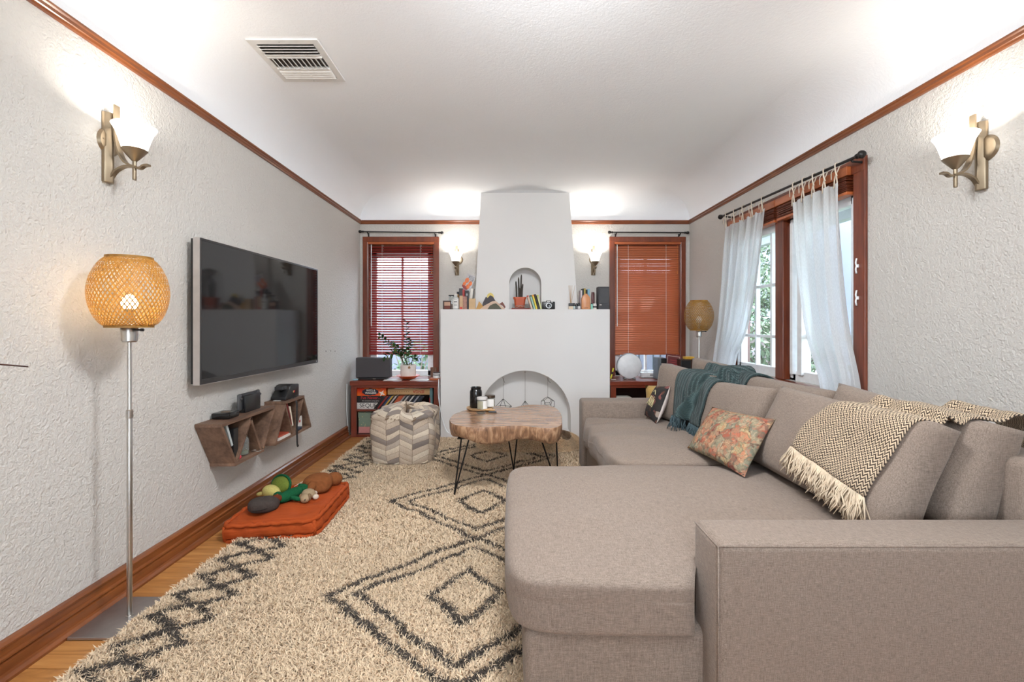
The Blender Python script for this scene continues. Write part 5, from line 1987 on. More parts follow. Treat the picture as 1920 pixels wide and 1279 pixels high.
o = tag(B().tube(spline([(px_x(822, 4.76), 4.784, .62), (px_x(821, 4.76), 4.782, .50), (px_x(823, 4.76), 4.76, .40), (px_x(829, 4.74), 4.73, .22), (px_x(838, 4.70), 4.68, .10), (px_x(846, 4.66), 4.64, .075)], 40), .004, 7).done('cable', MWHITE, None, True), 'loose white cable hanging between the bookcase and the fireplace, curling onto the rug', 'cable')
tag(B().tube(spline([(px_x(823, 4.78), 4.783, .60), (px_x(824, 4.78), 4.782, .35), (px_x(823.5, 4.78), 4.783, .03)], 20), .0035, 7).done('cable', MWHITE, None, True), 'straight white cable running down the bookcase edge beside the fireplace', 'cable')
tag(B().tube(spline([(-1.712, 4.775, .57), (-1.712, 4.772, .30), (-1.70, 4.77, .126)], 20), .0035, 7).done('cable', MWHITE, None, True), 'thin white cable down the corner between the wall and the game bookcase', 'cable')

# on the right cabinet
o = thing('disc_lamp', 'round white disc lamp standing on the bookcase under the orange brown blind', 'lamp', (px_x(1180, 4.97), 4.97, ZCB))
B().lathe([(0, -.022), (.10, -.021), (.124, -.014), (.134, 0), (.134, .012), (.125, .022), (0, .024)], (0, 0, .142), 48, My).done('disc', plain('frosted_white', S(226, 228, 230), .4), o, True, angle=50)
B().lathe([(.118, .020), (.139, .020), (.140, .034), (.116, .034), (.118, .020)], (.004, 0, .144), 48, Matrix.Rotation(-PI / 2, 4, 'X')).done('rear_ring', plain('grey_ring', S(150, 152, 156), .4), o, True, angle=40)
for s_ in (-.05, .05):
    B().box((s_, 0, .008), (.03, .06, .016), .004).done('foot', plain('foot_grey', S(120, 118, 118), .5), o)
o = thing('highlighter', 'yellow and dark pen leaning in a small clear stand beside the disc lamp', 'pen', (px_x(1147, 4.9), 4.90, ZCB))
B().tube([(-.012, 0, .014), (.004, 0, .07), (.018, 0, .128)], .008, 10).done('barrel', plain('yellow_plastic', S(214, 206, 60), .4), o, True, angle=40)
B().tube([(.002, -.001, .062), (.008, -.001, .088)], .0086, 10).done('grip', MBP, o, True)
B().box((.02, 0, .004), (.05, .03, .008), .002).tube([(.035, 0, .005), (.042, 0, .075)], .002, 6).done('stand', MSTEEL, o)
o = thing('radio', 'white clock radio standing behind the disc lamp at the window', 'radio', (px_x(1216, 5.1), 5.13, ZCB))
B().box((0, 0, .032), (.185, .10, .06), .008).done('body', MWHITE, o, True, angle=40)
B().box((.045, -.051, .032), (.07, .003, .022)).done('speaker_slots', plain('grey_slots', S(150, 152, 156), .5), o)
B().box((-.03, -.02, .0625), (.04, .02, .003)).done('button', MBP, o)
o = thing('tower_box', 'black and grey upright computer box on the bookcase behind the sofa cushion', 'computer', (px_x(1237, 4.97), 4.97, ZCB))
B().box((0, 0, .118), (.095, .16, .236), .003).done('case', plain('grey_case', S(112, 120, 126), .4, .4), o)
B().box((.018, -.081, .118), (.060, .003, .228), .001).done('front_panel', plain('gloss_panel', (.008, .008, .009, 1), .15), o)
B().box((.012, -.0832, .155), (.005, .001, .007)).box((.022, -.0832, .155), (.005, .001, .007)).box((.012, -.0832, .168), (.005, .001, .007)).box((.022, -.0832, .168), (.005, .001, .007)).done('indicator', MWP, o)
o = thing('book', 'dark red book with pale border leaning behind the far sofa cushion', 'book', (px_x(1258, 5.0), 5.0, ZCB), 0, None, (math.radians(-6), math.radians(8), 0))
B().box((0, 0, .135), (.155, .03, .27), .002).done('cover', plain('maroon_cover', S(112, 44, 46), .5), o)
b = B()
b.span(-.07, .07, -.0162, -.015, .245, .253).span(-.07, .07, -.0162, -.015, .02, .028).span(-.07, -.064, -.0162, -.015, .02, .253).span(.064, .07, -.0162, -.015, .02, .253)
b.done('cover_border', plain('pale_border', S(196, 170, 160), .5), o)
b = B()
for k in range(5):
    b.span(-.05 + .003 * k, .05 - .012 * (k % 2), -.0162, -.015, .11 + k * .022, .120 + k * .022)
b.done('cover_pattern', plain('cover_pattern', S(160, 60, 62), .5), o)
o = thing('speaker', 'small black speaker with brown side in the corner behind the sofa', 'speaker', (px_x(1283, 4.98), 4.98, ZCB))
B().box((0, 0, .11), (.14, .14, .22), .004).done('body', plain('brown_veneer', S(70, 44, 32), .5), o)
B().box((-.01, -.072, .11), (.11, .006, .20), .004).done('grille', MBP, o)
tag(B().box((px_x(1291, 4.97), 4.97, ZCB + .234), (.10, .08, .026), .004).done('yellow_box', plain('yellow_card', S(224, 176, 62), .5)), 'little yellow box on top of the small black speaker', 'box')
o = thing('projector', 'white rounded device lying inside the bookcase behind the sofa arm', 'device', (px_x(1168, 4.92), 4.95, SH))
B().box((0, 0, .085), (.20, .16, .085), .035).done('body', plain('ivory_plastic', S(222, 216, 204), .4), o, True, angle=50)
B().box((0, 0, .021), (.16, .12, .042), .004).done('base', plain('dark_base', S(60, 56, 54), .5), o)
B().box((.03, -.0805, .085), (.03, .003, .014), .001).done('port', MBP, o)

# ---------------------------------------------------------------- things on the mantel
ZM = 1.3575
DM = 4.83


def mx_(px, d=DM):
    return (px - VX) * d / F


def mz(py, d=DM):
    return EYE - (py - VY) * d / F


def mbox(name, label, cat, px0, px1, py, mat, d=DM, dep=.05, part='box', rz=0, lean=0):
    w_ = mx_(px1, d) - mx_(px0, d)
    o = thing(name, label, cat, ((mx_(px0, d) + mx_(px1, d)) / 2, d, ZM), 0, None, (0, math.radians(lean), math.radians(rz)))
    h_ = mz(py, d) - ZM
    B().box((0, 0, h_ / 2), (w_, dep, h_), .002).done(part, mat, o)
    return o, w_, h_


o, w_, h_ = mbox('shadow_box', 'small dark frame box with tan panel at the mantel end by the red blind', 'frame', 831, 846, 564, plain('dark_frame', S(58, 34, 26), .5))
B().box((.004, -.026, h_ * .62), (w_ * .74, .003, h_ * .42), .001).done('panel', plain('tan_panel', S(190, 150, 126), .6), o)
B().box((.004, -.026, h_ * .22), (w_ * .7, .003, h_ * .3), .001).done('lower_panel', plain('red_brown_panel', S(110, 48, 34), .6), o)


def jar(name, label, cat, px, d, r, h, glassm, capm, cap=.02, capr=.9, neck=.8, group=None):
    o = thing(name, label, cat, (mx_(px, d), d, ZM), 0, group)
    B().lathe([(0, 0), (r * .95, 0), (r, .004), (r, h * .72), (r * neck, h * .82), (r * neck, h - cap), (0, h - cap)], (0, 0, 0), 20).done('body', glassm, o, True, angle=40)
    B().lathe([(0, h - cap), (r * capr, h - cap), (r * capr, h), (0, h)], (0, 0, 0), 18).done('cap', capm, o, True, angle=40)
    return o


o = jar('jar', 'clear glass jar with black lid standing behind the small frame box', 'jar', 847, 4.87, .032, .155, MJAR, MBP, .012, 1.1, .95)
B().lathe([(0, .004), (.028, .004), (.029, .05), (0, .06)], (0, 0, 0), 16).done('contents', plain('brown_bits', S(120, 84, 60), .9, 0, .3, 90), o, True)
o = jar('bottle', 'clear bottle with white printed label on the mantel before the jar', 'bottle', 854.5, 4.82, .033, .165, plain('pale_glass', S(190, 192, 190), .2), plain('clear_cap', S(210, 206, 200), .3), .02, .6, .55)
b = B()
b.grid(lambda u, v: (.0336 * math.cos(-2.9 + u * 2.7), .0336 * math.sin(-2.9 + u * 2.7), .012 + v * .10), 12, 1)
b.done('paper_label', MPAPER, o, True)
b = B()
for z0_, z1_ in ((.035, .038), (.05, .053), (.075, .084), (.098, .101)):
    b.grid(lambda u, v: (.0341 * math.cos(-2.1 + u * 1.1), .0341 * math.sin(-2.1 + u * 1.1), z0_ + v * (z1_ - z0_)), 6, 1)
b.done('label_print', plain('grey_print', S(70, 70, 76), .6), o)
jar('bottle', 'slim amber bottle with black cap behind the labelled bottle', 'bottle', 858.5, 4.93, .02, .195, plain('amber', S(170, 122, 60), .2), MBP, .025, .6, .5)
o, w_, h_ = mbox('carton', 'dark upright carton behind the tan cards under the tilted magazine', 'carton', 861, 868, 541, plain('charcoal_carton', S(56, 54, 56), .5), 4.90, .05)
o, w_, h_ = mbox('carton', 'red and white carton squeezed between two dark cartons', 'carton', 867.4, 871.6, 543, plain('red_carton', S(168, 46, 42), .5), 4.90, .05)
o, w_, h_ = mbox('carton', 'black carton with grey mark behind the tan cards', 'carton', 872.5, 879, 545, plain('black_carton', S(44, 44, 48), .5), 4.90, .05)
B().box((0, -.026, h_ * .78), (w_ * .5, .002, h_ * .12)).done('grey_mark', plain('grey_mark', S(150, 156, 160), .5), o)
o, w_, h_ = mbox('greeting_card', 'tan greeting card with red figures standing in front of the dark cartons', 'card', 861.5, 868, 554.5, plain('tan_card', S(200, 166, 132), .7), 4.82, .012)
B().box((0, -.0065, .014), (w_ * .7, .001, .024)).done('red_figure', plain('red_figure', S(196, 62, 52), .6), o)
o, w_, h_ = mbox('greeting_card', 'rose and grey patterned card beside the tan card with red figures', 'card', 868.3, 875.5, 556, plain('rose_card', S(168, 126, 112), .7, 0, .25, 60), 4.82, .012)
o, w_, h_ = mbox('carton', 'plain kraft box on the mantel next to the mountain ornament', 'carton', 879.5, 891.5, 560, plain('kraft_box', S(204, 172, 132), .7), 4.82, .05)
o = thing('magazine', 'tilted magazine with orange peppers on its cover above the small cartons', 'magazine', (mx_(858, 4.955), 4.955, ZM + .008), 0, None, (math.radians(0), math.radians(22.5), 0))
B().box((0, 0, .205), (.098, .006, .40), .0008).done('cover', plain('grey_cover', S(186, 182, 184), .4), o)
b = B()
for xx, zz, r in ((-.024, .33, .022), (-.036, .285, .018), (.022, .31, .02), (.010, .27, .02)):
    b.sphere((xx, -.0035, zz), (r, .0012, r * 1.35), 14, 8)
b.done('pepper_print', plain('orange_pepper', S(222, 108, 32), .4, 0, .25, 40), o, True)
b = B()
for xx, zz in ((-.036, .262), (-.02, .250), (.0, .245)):
    b.sphere((xx, -.0032, zz), (.018, .001, .018), 12, 8)
b.done('tomato_print', plain('dark_tomato', S(150, 36, 30), .4), o, True)
b = B()
for xx, zz in ((-.014, .365), (.034, .342)):
    b.tube([(xx - .004, -.004, zz - .006), (xx + .004, -.004, zz + .02)], .003, 5)
b.done('stalk_print', plain('dark_stalk', S(50, 36, 30), .5), o)
b = B()
for k in range(4):
    b.span(-.032 + .01 * k, .040, -.0038, -.003, .385 - k * .013, .390 - k * .013)
b.done('cover_lines', plain('cover_lines', S(120, 120, 128), .5), o)
o, w_, h_ = mbox('book', 'thin white book leaning against the chimney breast behind the kraft box', 'book', 878.5, 883.5, 541, plain('white_cover', S(232, 226, 216), .6), 4.965, .02, 'cover', 0, 6)
B().tube([(w_ / 2 + .006, -.012, h_ * .38), (w_ / 2 + .010, -.012, h_ * .98)], .004, 6).done('bookmark_pen', MBP, o)

mt = thing('mountain_ornament', 'stacked wooden mountain ornament with yellow sun on the mantel', 'ornament', (mx_(921), 4.84, ZM))


def peak(name, pts_, y_, th_, col_):
    q = [(mx_(a) - mt.location.x, max(0, mz(b_) - ZM)) for a, b_ in pts_]
    B().prism(q, y_, y_ + th_, 'y', .001).done(name, wood(name + '_wood', tuple(c * .8 for c in col_[:3]) + (1,), col_, 'x', 30, .6), mt)


peak('sun', [(913, 560), (913, 553), (916, 550), (920, 548.5), (924, 551), (926, 556), (925, 562)], .020, .012, S(236, 212, 120))
peak('dark_peak', [(902, 580), (905, 568), (911, 556), (914, 559), (919, 553.5), (924, 556), (929, 564), (931, 580)], .004, .014, S(66, 60, 66))
peak('ochre_peak', [(892, 580), (895, 574), (898, 565), (902, 569), (906, 575), (903, 580)], -.012, .014, S(200, 152, 82))
peak('tan_peak', [(900, 580), (908, 573), (916, 569), (923, 565), (929, 564), (934, 568), (940, 574), (946, 578), (947, 580)], -.014, .016, S(214, 184, 160))
peak('green_peak', [(914, 580), (919, 573), (925, 570), (930, 569), (935, 573), (941, 580)], -.032, .016, S(84, 82, 66))
peak('russet_peak', [(936, 570), (942, 566), (945, 570), (948, 576), (946, 578), (942, 573)], .004, .012, S(128, 76, 64))

# in and by the niche
o = thing('book', 'thin red book lying flat under the cactus pot', 'book', (mx_(976, 4.93), 4.935, ZM))
B().box((0, 0, .006), (.20, .14, .012), .001).done('cover', plain('red_cloth', S(150, 62, 52), .6), o)
o = thing('tray', 'dark wire-edged tray between the red book and the cactus pot', 'tray', (mx_(976, 4.93), 4.935, ZM + .0125))
B().box((0, 0, .003), (.19, .13, .006), .001).done('tray', plain('dark_tray', S(40, 36, 34), .5), o)
B().tube(spline([(-.10, -.066, .004), (-.07, -.068, .020), (-.02, -.070, .030), (.03, -.070, .018), (.095, -.068, .006)], 16), .0022, 5).tube(spline([(-.085, -.067, .004), (-.04, -.071, .012), (.02, -.071, .034), (.098, -.069, .012)], 16), .002, 5).done('wire', MSTEEL, o)
cp = thing('cactus', 'thin dark cactus stems in a terracotta pot inside the mantel niche', 'plant', (mx_(974.5, 4.95), 4.945, ZM + .019))
b = B()
rings = []
for z_, s_ in ((0, .050), (.098, .062), (.098, .070), (.118, .071), (.118, .064), (.104, .062)):
    rings.append([b.bm.verts.new((sx_ * s_ + 0, sy_ * s_ * .8, z_)) for sx_, sy_ in ((-1, -.7), (-.7, -1), (.7, -1), (1, -.7), (1, .7), (.7, 1), (-.7, 1), (-1, .7))])
b.bm.faces.new(rings[0])
for a, c_ in zip(rings, rings[1:]):
    for k in range(8):
        b.bm.faces.new((a[k], a[(k + 1) % 8], c_[(k + 1) % 8], c_[k]))
b.bm.faces.new(rings[-1])
b.done('pot', plain('terracotta', S(186, 84, 48), .5), cp)
MCAC = plain('dark_cactus', S(64, 58, 52), .8, 0, .2, 60, .4, 200)
for (a, h_, l_) in ((-.034, .192, -.008), (-.008, .235, -.006), (.012, .265, .006), (.022, .165, .012), (-.002, .12, .0)):
    st = B().tube(spline([(a, 0, .10), (a + l_ * .3, .005, .10 + h_ * .5), (a + l_, .0, .10 + h_)], 12), [.0085] * 11 + [.008, .004], 7).done('stem', MCAC, cp, True)
for px_, tx_, dz_, c_, nm in ((0, -18, .156, S(214, 186, 166), 'cream book with red top band leaning nearest the cactus'), (1, -17, .158, S(150, 186, 168), 'mint green book second in the leaning niche row'), (2, -16, .160, S(222, 196, 70), 'yellow book leaning between the mint and the black spines'), (3, -15.5, .165, S(34, 30, 28), 'black book leaning beside the yellow spine'), (4, -14.5, .158, S(206, 208, 150), 'pale lime book leaning nearest the camera on the mantel')):
    o = thing('book', nm, 'book', (mx_((997, 1002, 1006, 1010, 1014)[px_], 4.90), 4.90, ZM + .004), 0, 'leaning books in the niche', (0, math.radians(tx_), 0))
    B().box((0, 0, dz_ / 2), (.0185, .11, dz_), .0015).done('cover', plain('niche_cover_%d' % px_, c_, .6), o)
    B().box((0, -.0556, dz_ * .93), (.0187, .001, dz_ * .08)).done('spine_band', plain('niche_band_%d' % px_, (S(180, 40, 40), S(40, 44, 48), S(220, 130, 60), S(60, 40, 34), S(170, 180, 60))[px_], .6), o)
o = thing('film_camera', 'black compact film camera on the mantel beside the niche', 'camera', (mx_(1028.5), 4.84, ZM))
B().box((0, 0, .042), (.138, .045, .082), .008).box((0, 0, .086), (.052, .04, .018), .005).done('body', MBP, o, True, angle=40)
B().lathe([(0, 0), (.030, 0), (.030, .016), (.024, .022), (.024, .028), (.018, .028), (.014, .022), (0, .020)], (0, -.022, .040), 24, My).done('lens', plain('lens_black', (.01, .01, .012, 1), .15), o, True, angle=40)
B().lathe([(.0262, .0), (.0285, .0), (.0285, .003), (.0262, .003), (.0262, 0)], (0, -.040, .040), 24, My).done('lens_ring', MSTEEL, o)
B().box((0, -.0215, .082), (.034, .003, .014), .001).box((.036, -.0235, .078), (.011, .003, .012), .001).done('viewfinder_window', plain('pale_window', S(190, 188, 184), .2), o)
o = thing('reed_diffuser', 'reed diffuser with dark collar and thin reeds on the mantel', 'diffuser', (mx_(1070), 4.82, ZM))
B().box((0, 0, .017), (.045, .045, .034), .004).done('bottle', plain('diffuser_oil', S(206, 186, 160), .2), o)
B().box((0, 0, .050), (.046, .046, .032), .004).done('collar', MBP, o)
for k, (a, c_) in enumerate(((-.022, .01), (-.012, -.01), (.0, .012), (.014, .0), (.044, -.004))):
    B().tube([(a * .1, c_ * .1, .06), (a, c_, .255)], .0017, 5).done('reed', plain('reed', S(186, 152, 112), .8), o)
MVIAL = plain('dark_vial', (.02, .02, .022, 1), .2)
for px_, h_, r_, lb, lc in ((1076.5, .068, .013, 'little dark bottle with pale label nearest the reed diffuser', S(176, 192, 192)), (1081, .064, .012, 'little dark bottle in the middle of three before the tan bottle', S(96, 100, 106)), (1085.5, .070, .0145, 'little dark bottle with white label touching the tan bottle', S(214, 210, 208))):
    o = jar('vial', lb, 'bottle', px_, 4.82, r_, h_, MVIAL, MBP, .026, .8, .9, 'small bottles on the mantel')
    B().grid(lambda u, v: ((r_ + .0005) * math.cos(-2.6 + u * 2.1), (r_ + .0005) * math.sin(-2.6 + u * 2.1), .006 + v * .028), 8, 1).done('label', plain('vial_label_%d' % px_, lc, .6), o, True)
o = thing('spray_bottle', 'tan bottle with sloping shoulders standing among little bottles', 'bottle', (mx_(1098.5), 4.84, ZM))
B().prism([(-.047, .004), (-.043, 0), (.043, 0), (.047, .004), (.047, .115), (.034, .142), (.010, .168), (-.010, .168), (-.034, .142), (-.047, .115)], -.025, .025, 'y', .008).done('body', plain('tan_bottle', S(204, 138, 92), .35), o, True, angle=50)
B().box((0, -.0255, .016), (.04, .001, .003)).box((0, -.0255, .022), (.06, .001, .002)).done('printed_line', plain('brown_print', S(130, 74, 50), .6), o)
for i, (a, b_, py, cl, lb) in enumerate(((1087, 1090, 545, S(206, 196, 200), 'pale pink-grey spine behind the tan bottle'), (1090.5, 1093, 542, S(36, 46, 44), 'dark green spine behind the tan bottle'), (1093.5, 1096.5, 541.5, S(186, 160, 80), 'ochre spine behind the tan bottle'), (1097, 1099.5, 544, S(40, 34, 32), 'black spine peeking over the tan bottle'), (1100, 1104, 543, S(132, 180, 204), 'sky blue spine peeking over the tan bottle'))):
    o, w_, h_ = mbox('book', 'little book with ' + lb, 'book', a, b_, py, plain('mantel_spine_%d' % i, cl, .6), 5.0, .12, 'cover')
    o['group'] = 'books behind the tan bottle'
o = thing('tube_bottle', 'slim dark maroon tube standing between the tan bottle and the black box', 'bottle', (mx_(1113), 4.87, ZM))
B().lathe([(0, 0), (.0165, 0), (.0175, .004), (.0175, .17), (.016, .174), (.016, .186), (0, .187)], (0, 0, 0), 18).done('body', plain('maroon_gloss', S(84, 34, 34), .25), o, True, angle=40)
o = jar('vial', 'tiny bottle with mint green label before the maroon tube', 'bottle', 1109.5, 4.81, .012, .066, plain('mint_label', S(140, 206, 190), .4), MVIAL, .03, .8, .9)
o = jar('jar', 'small pale jar with white top before the black box', 'jar', 1115, 4.81, .021, .062, plain('pale_jar', S(206, 196, 190), .3), plain('white_top', S(226, 220, 216), .4), .02, .85, .9)
B().lathe([(.0214, .018), (.0216, .019), (.0216, .032), (.0214, .033)], (0, 0, 0), 18).done('dark_band', MBP, o)
o, w_, h_ = mbox('speaker', 'tall black box speaker at the mantel end beside the orange brown blind', 'speaker', 1120, 1140, 538.5, plain('speaker_black', S(46, 44, 48), .45), 4.87, .12)
B().box((.006, -.061, h_ * .6), (w_ * .82, .004, h_ * .66), .002).done('grille', plain('grille_grey', S(74, 74, 76), .7), o)
B().box((-w_ * .30, -.0615, h_ * .20), (w_ * .2, .002, .006)).done('badge', MWP, o)
tag(B().tube(spline([(1.01, 4.90, ZM + .02), (1.04, 4.88, ZM + .006), (1.054, 4.86, ZM + .004)], 10), .0035, 6).done('cable', MBP, None, True), 'short black cable from the tall black box to the mantel end', 'cable')

# hanging wire terrariums
def terrarium(label, px, ytop, ybot, kind):
    d = 4.80
    top, bt = at(px, ytop, d), at(px, ybot, d)
    o = thing('wire_terrarium', label, 'terrarium', top, 0, 'hanging wire terrariums')
    B().tube([(0, 0, 0), tuple(bt - top)], .0016, 6).tube([(.0 + .008 * math.cos(a), 0, .004 + .008 * math.sin(a)) for a in [i * PI / 5 for i in range(10)]], .0015, 5, True).done('cord', plain('twine', S(108, 92, 80), .8), o)
    if kind != 1:
        B().tube(spline([(0, 0, -.004), (.008, -.004, -.03), (.016 if kind == 0 else .03, -.004, -.05)], 8), .0018, 5).done('cord_end', plain('dark_twine', S(60, 50, 46), .8), o)
    c_ = bt - top
    b = B()
    if kind in (0, 1):
        w_ = .095 if kind == 0 else .07
        hh = .085
        A_ = c_
        q = [c_ + Vector((w_ * math.cos(a), w_ * math.sin(a), -hh)) for a in (.35, .35 + PI / 2, .35 + PI, .35 + 1.5 * PI)]
        Z_ = c_ + Vector((0, 0, -hh * 2.1))
        for i in range(4):
            b.tube([A_, q[i]], .0026, 5).tube([q[i], q[(i + 1) % 4]], .0026, 5).tube([q[i], Z_], .0026, 5)
    else:
        r_ = .075
        cc_ = c_ + Vector((0, 0, -r_))
        ph = (1 + 5 ** .5) / 2
        V_ = [Vector(k) for k in [(i, j, k) for i in (-1, 1) for j in (-1, 1) for k in (-1, 1)] + [(0, i / ph, j * ph) for i in (-1, 1) for j in (-1, 1)] + [(i / ph, j * ph, 0) for i in (-1, 1) for j in (-1, 1)] + [(j * ph, 0, i / ph) for i in (-1, 1) for j in (-1, 1)]]
        for i in range(20):
            for j in range(i):
                if abs((V_[i] - V_[j]).length - 2 / ph) < .01:
                    b.tube([cc_ + V_[i] * r_ / 1.732, cc_ + V_[j] * r_ / 1.732], .0024, 5)
    b.done('wire_frame', MBLACK, o)
    return o


terrarium('pyramid wire terrarium hanging in the fireplace arch, nearest the jars on the table', 943.5, 709, 748, 0)
terrarium('wire terrarium hanging from the top of the fireplace arch', 984.5, 698, 752, 1)
terrarium('many-sided wire terrarium hanging at the sofa side of the fireplace arch', 1027, 709, 744, 2)

# plugs left in the wall beyond the television
for i, (a, c_) in enumerate(((611, 658.5), (620, 658), (628, 658.5))):
    d = 1.73 * F / (VX - a)
    p = at(a, c_, d)
    o = tag(B().lathe([(0, 0), (.006, 0), (.005, .003), (0, .0025)], (XL, p.y, p.z), 10, Matrix.Rotation(PI / 2, 4, 'Y')).done('wall_plug', plain('plug_grey', S(120, 112, 106), .6)), ('nearest', 'middle', 'farthest')[i] + ' of three grey plugs in the wall past the television', 'wall plug')

# ---------------------------------------------------------------- plant at the camera's end of the room: one leaf tip reaches into view
dr = thing('floor_plant', 'dark leaved floor plant by the near wall, one thin leaf tip showing', 'plant', (-1.45, .52, 0))
B().lathe([(0, 0), (.10, 0), (.12, .02), (.135, .26), (.125, .26), (.12, .22), (0, .22)], (0, 0, 0), 28).done('pot', MPOT, dr, True, angle=40)
B().tube([(0, 0, .2), (.01, 0, .6), (0, .01, 1.08)], [.016, .014, .012], 8).done('stem', plain('plant_bark', S(90, 70, 52), .8), dr, True)
MDARKL = plain('dark_leaf', S(70, 44, 36), .4)
tipw = at(53, 689, .93) - dr.location
ends = [(tipw, Vector((.18, .10, 1.18)))]
for k in range(12):
    a = 2.0 + k * .34
    ends.append((Vector((.24 * math.cos(a), .30 * math.sin(a), 1.02 + .1 * (k % 3))), Vector((.13 * math.cos(a), .15 * math.sin(a), 1.2 + .05 * (k % 2)))))
for tp, md in ends:
    Pq = spline([(0, 0, 1.06), md, tp], 14)
    b = B()
    prev = None
    for i, p in enumerate(Pq):
        tn = (Pq[min(14, i + 1)] - Pq[max(0, i - 1)]).normalized()
        sd = tn.cross(Vector((0, 0, 1))).normalized() * .011 * math.sin(PI * (.12 + .88 * (1 - i / 14) ** .8 * .9)) * (1 if i < 14 else 0.02)
        cur = [b.bm.verts.new(p + sd * s_ + Vector((0, 0, abs(s_) * .002))) for s_ in (-1, 0, 1)]
        if prev:
            for k in range(2):
                b.bm.faces.new((prev[k], prev[k + 1], cur[k + 1], cur[k]))
        prev = cur
    b.solid(.0012)
    b.done('leaf', MDARKL, dr, True)

up = thing('rear_fill_stand', 'unseen added fill light, a steel stand with a white bowl behind the viewpoint', 'floor lamp', (.35, -.55, 0))  # body added around the rear fill light, out of view
B().lathe([(0, 0), (.15, 0), (.15, .018), (.02, .03), (.013, .04), (.013, 1.70), (0, 1.70)], (0, 0, 0), 24).done('pole', MSTEEL, up, True, angle=40)
B().lathe([(0, 1.69), (.05, 1.70), (.13, 1.75), (.19, 1.82), (.187, 1.82), (.127, 1.755), (.05, 1.71), (0, 1.705)], (0, 0, 0), 32).done('bowl', MWHITE, up, True, angle=40)

cl = thing('overhead_fill_housing', 'unseen added fill light in a flush round white housing above the near end', 'ceiling lamp', (.15, 1.45, 0))  # housing added for the overhead fill light, above the frame
B().lathe([(0, 2.65), (.28, 2.65), (.29, 2.60), (.27, 2.595), (.26, 2.62), (0, 2.62)], (0, 0, 0), 36).done('rim', MWHITE, cl, True, angle=40)

# ---------------------------------------------------------------- outdoors
t = NT('garden_ground')
f = t.noise(t.world(), 3, 4)
t.col(t.ramp(f, [(.35, S(120, 116, 100)), (.65, S(120, 140, 96))]))
tag(B().span(-14, 16, -10, 20, -.5, -.42).done('ground', t.set(.95)), kind='structure')
MST = plaster('outdoor_stucco', (.2, .205, .25, 1), .3)
tag(B().span(6.4, 6.6, -1, 16, -.42, 3.6).done('neighbour_wall', MST), 'tall lavender grey stucco wall beyond the shrubs outside the side window', 'wall')
pr = thing('porch_roof', 'white porch roof over the terrace outside the curtained window', 'roof', (2.9, 3.6, 2.35))
MPR = plain('porch_paint', S(190, 192, 196), .6)
B().span(2.26, 3.5, 1.2, 8.0, 2.46, 2.54).done('roof_deck', MPR, pr, world=True)
B().span(3.38, 3.48, 1.2, 8.0, 2.26, 2.46).done('beam', MPR, pr, world=True)
for yv in (1.6, 3.0, 4.4, 5.8):
    B().span(2.26, 2.98, yv, yv + .05, 2.36, 2.46).done('rafter', MPR, pr, world=True)
B().span(3.38, 3.48, 7.6, 7.7, -.42, 2.26).done('post', MPR, pr, world=True)
MFOL = [plain('foliage_light', S(112, 126, 98), .7, 0, .25, 30), plain('foliage_mid', S(78, 98, 72), .7, 0, .25, 30), plain('foliage_bloom', S(186, 168, 170), .7, 0, .1, 30)]
MTRK = plain('bark', S(96, 84, 74), .9)


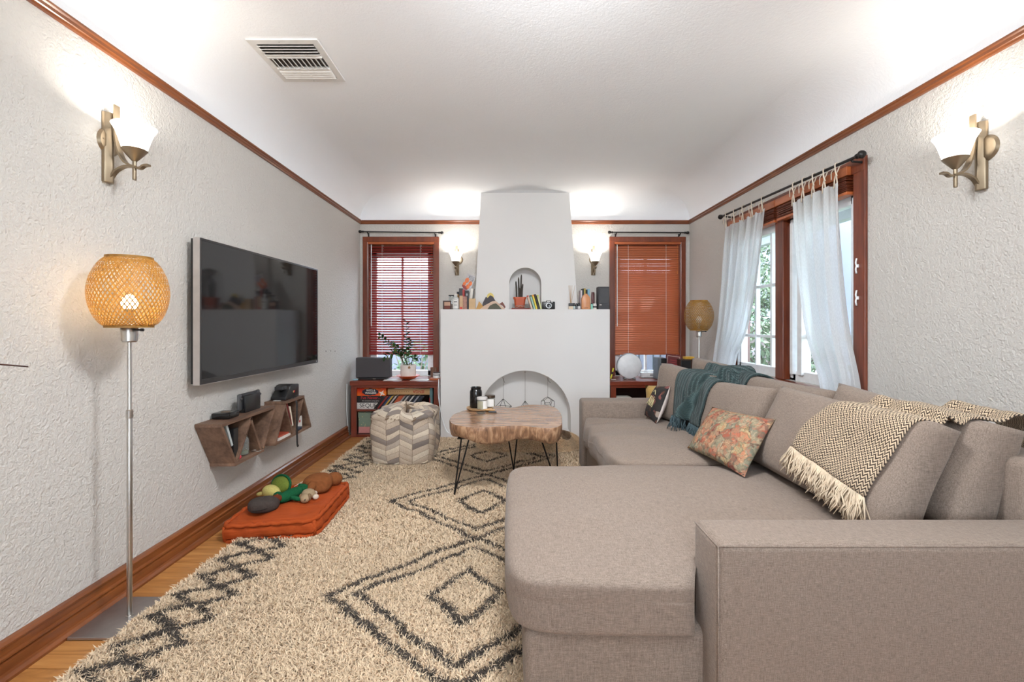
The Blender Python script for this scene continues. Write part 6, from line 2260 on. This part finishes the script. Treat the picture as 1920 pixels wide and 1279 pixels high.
def shrub(label, loc, rad, h, n, mats, seed, cat='shrub', trunk=0.0):
    o = thing('shrub' if cat == 'shrub' else 'tree', label, cat, loc)
    rg = np.random.default_rng(seed)
    if trunk:
        b = B().tube(spline([(0, 0, 0), (.05, .04, trunk * .6), (-.03, .08, trunk + .5)], 12), [.11 - .004 * i for i in range(13)], 10)
        for k in range(5):
            a = k * 1.3
            b.tube(spline([(0, .05, trunk * .75), (.3 * math.cos(a), .3 * math.sin(a), trunk + .3), (.8 * math.cos(a), .8 * math.sin(a), trunk + .8)], 8), [.05 - .004 * i for i in range(9)], 6)
        b.done('trunk', MTRK, o, True)
    else:
        b = B()
        for k in range(7):
            a = k * .9
            b.tube([(0, 0, 0), (rad * .4 * math.cos(a), rad * .4 * math.sin(a), h * .6), (rad * .7 * math.cos(a), rad * .7 * math.sin(a), h * .9)], [.02, .014, .006], 5)
        b.done('branch', MTRK, o, True)
    for mi, m in enumerate(mats):
        k = n // (1 + mi * 2)
        d = rg.normal(size=(k, 3))
        d /= np.linalg.norm(d, axis=1, keepdims=True)
        r = rg.uniform(.45, 1.0, (k, 1)) ** .5
        p = d * r * np.array([rad, rad, h / 2]) + np.array([0, 0, trunk + h * .55])
        p += .12 * rad * np.sin(p[:, [1, 2, 0]] * 7)
        u = rg.normal(size=(k, 3))
        u /= np.linalg.norm(u, axis=1, keepdims=True)
        v_ = np.cross(u, rg.normal(size=(k, 3)))
        v_ /= np.linalg.norm(v_, axis=1, keepdims=True)
        s_ = rg.uniform(.03, .065, (k, 1)) * (1.0 if mi == 0 else .7)
        V = np.stack([p - u * s_, p + v_ * s_ * .5, p + u * s_, p - v_ * s_ * .5], 1).reshape(-1, 3)
        me = bpy.data.meshes.new('leaves')
        me.from_pydata(V.tolist(), [], (np.arange(k * 4).reshape(-1, 4)).tolist())
        link_mesh(('leaves', 'blossom')[mi], me, m, o, 'stuff')
    return o


shrub('light green flowering shrub close outside the far window half', (3.9, 6.6, -.42), .75, 1.7, 2600, (MFOL[0], MFOL[2]), 1)
shrub('mid green shrub before the garden wall outside the window', (4.3, 8.3, -.42), .8, 1.8, 2600, (MFOL[1], MFOL[2]), 2)
shrub('dense green shrub outside the nearer window half', (4.5, 4.6, -.42), .8, 1.6, 2600, (MFOL[1],), 3)
shrub('leafy garden tree by the lavender wall outside the window', (5.4, 9.6, -.42), .8, 2.2, 5200, (MFOL[0],), 4, 'tree', 1.7)
shrub('leafy green plant outside the window behind the game bookcase', (-1.45, 6.9, -.42), .4, 1.3, 500, (MFOL[1],), 5)
tag(B().span(-3.2, 3.4, 7.4, 7.6, -.42, 1.9).done('garden_wall', plaster('neighbour_stucco', (.17, .165, .205, 1), .3)), 'pale neighbouring wall facing the two back windows', 'wall')
ir = thing('window_grille', 'dark grey vertical railing outside the window behind the disc lamp', 'railing', (1.9, 5.75, .0))
MIR = plain('grey_iron', S(84, 92, 98), .5, .3)
for k in range(9):
    B().span(1.55 + k * .09, 1.565 + k * .09, 5.75, 5.765, -.42, .95).done('bar', MIR, ir, world=True)
B().span(1.5, 2.35, 5.745, 5.77, .93, .97).done('rail', MIR, ir, world=True)
bpy.context.view_layer.update()
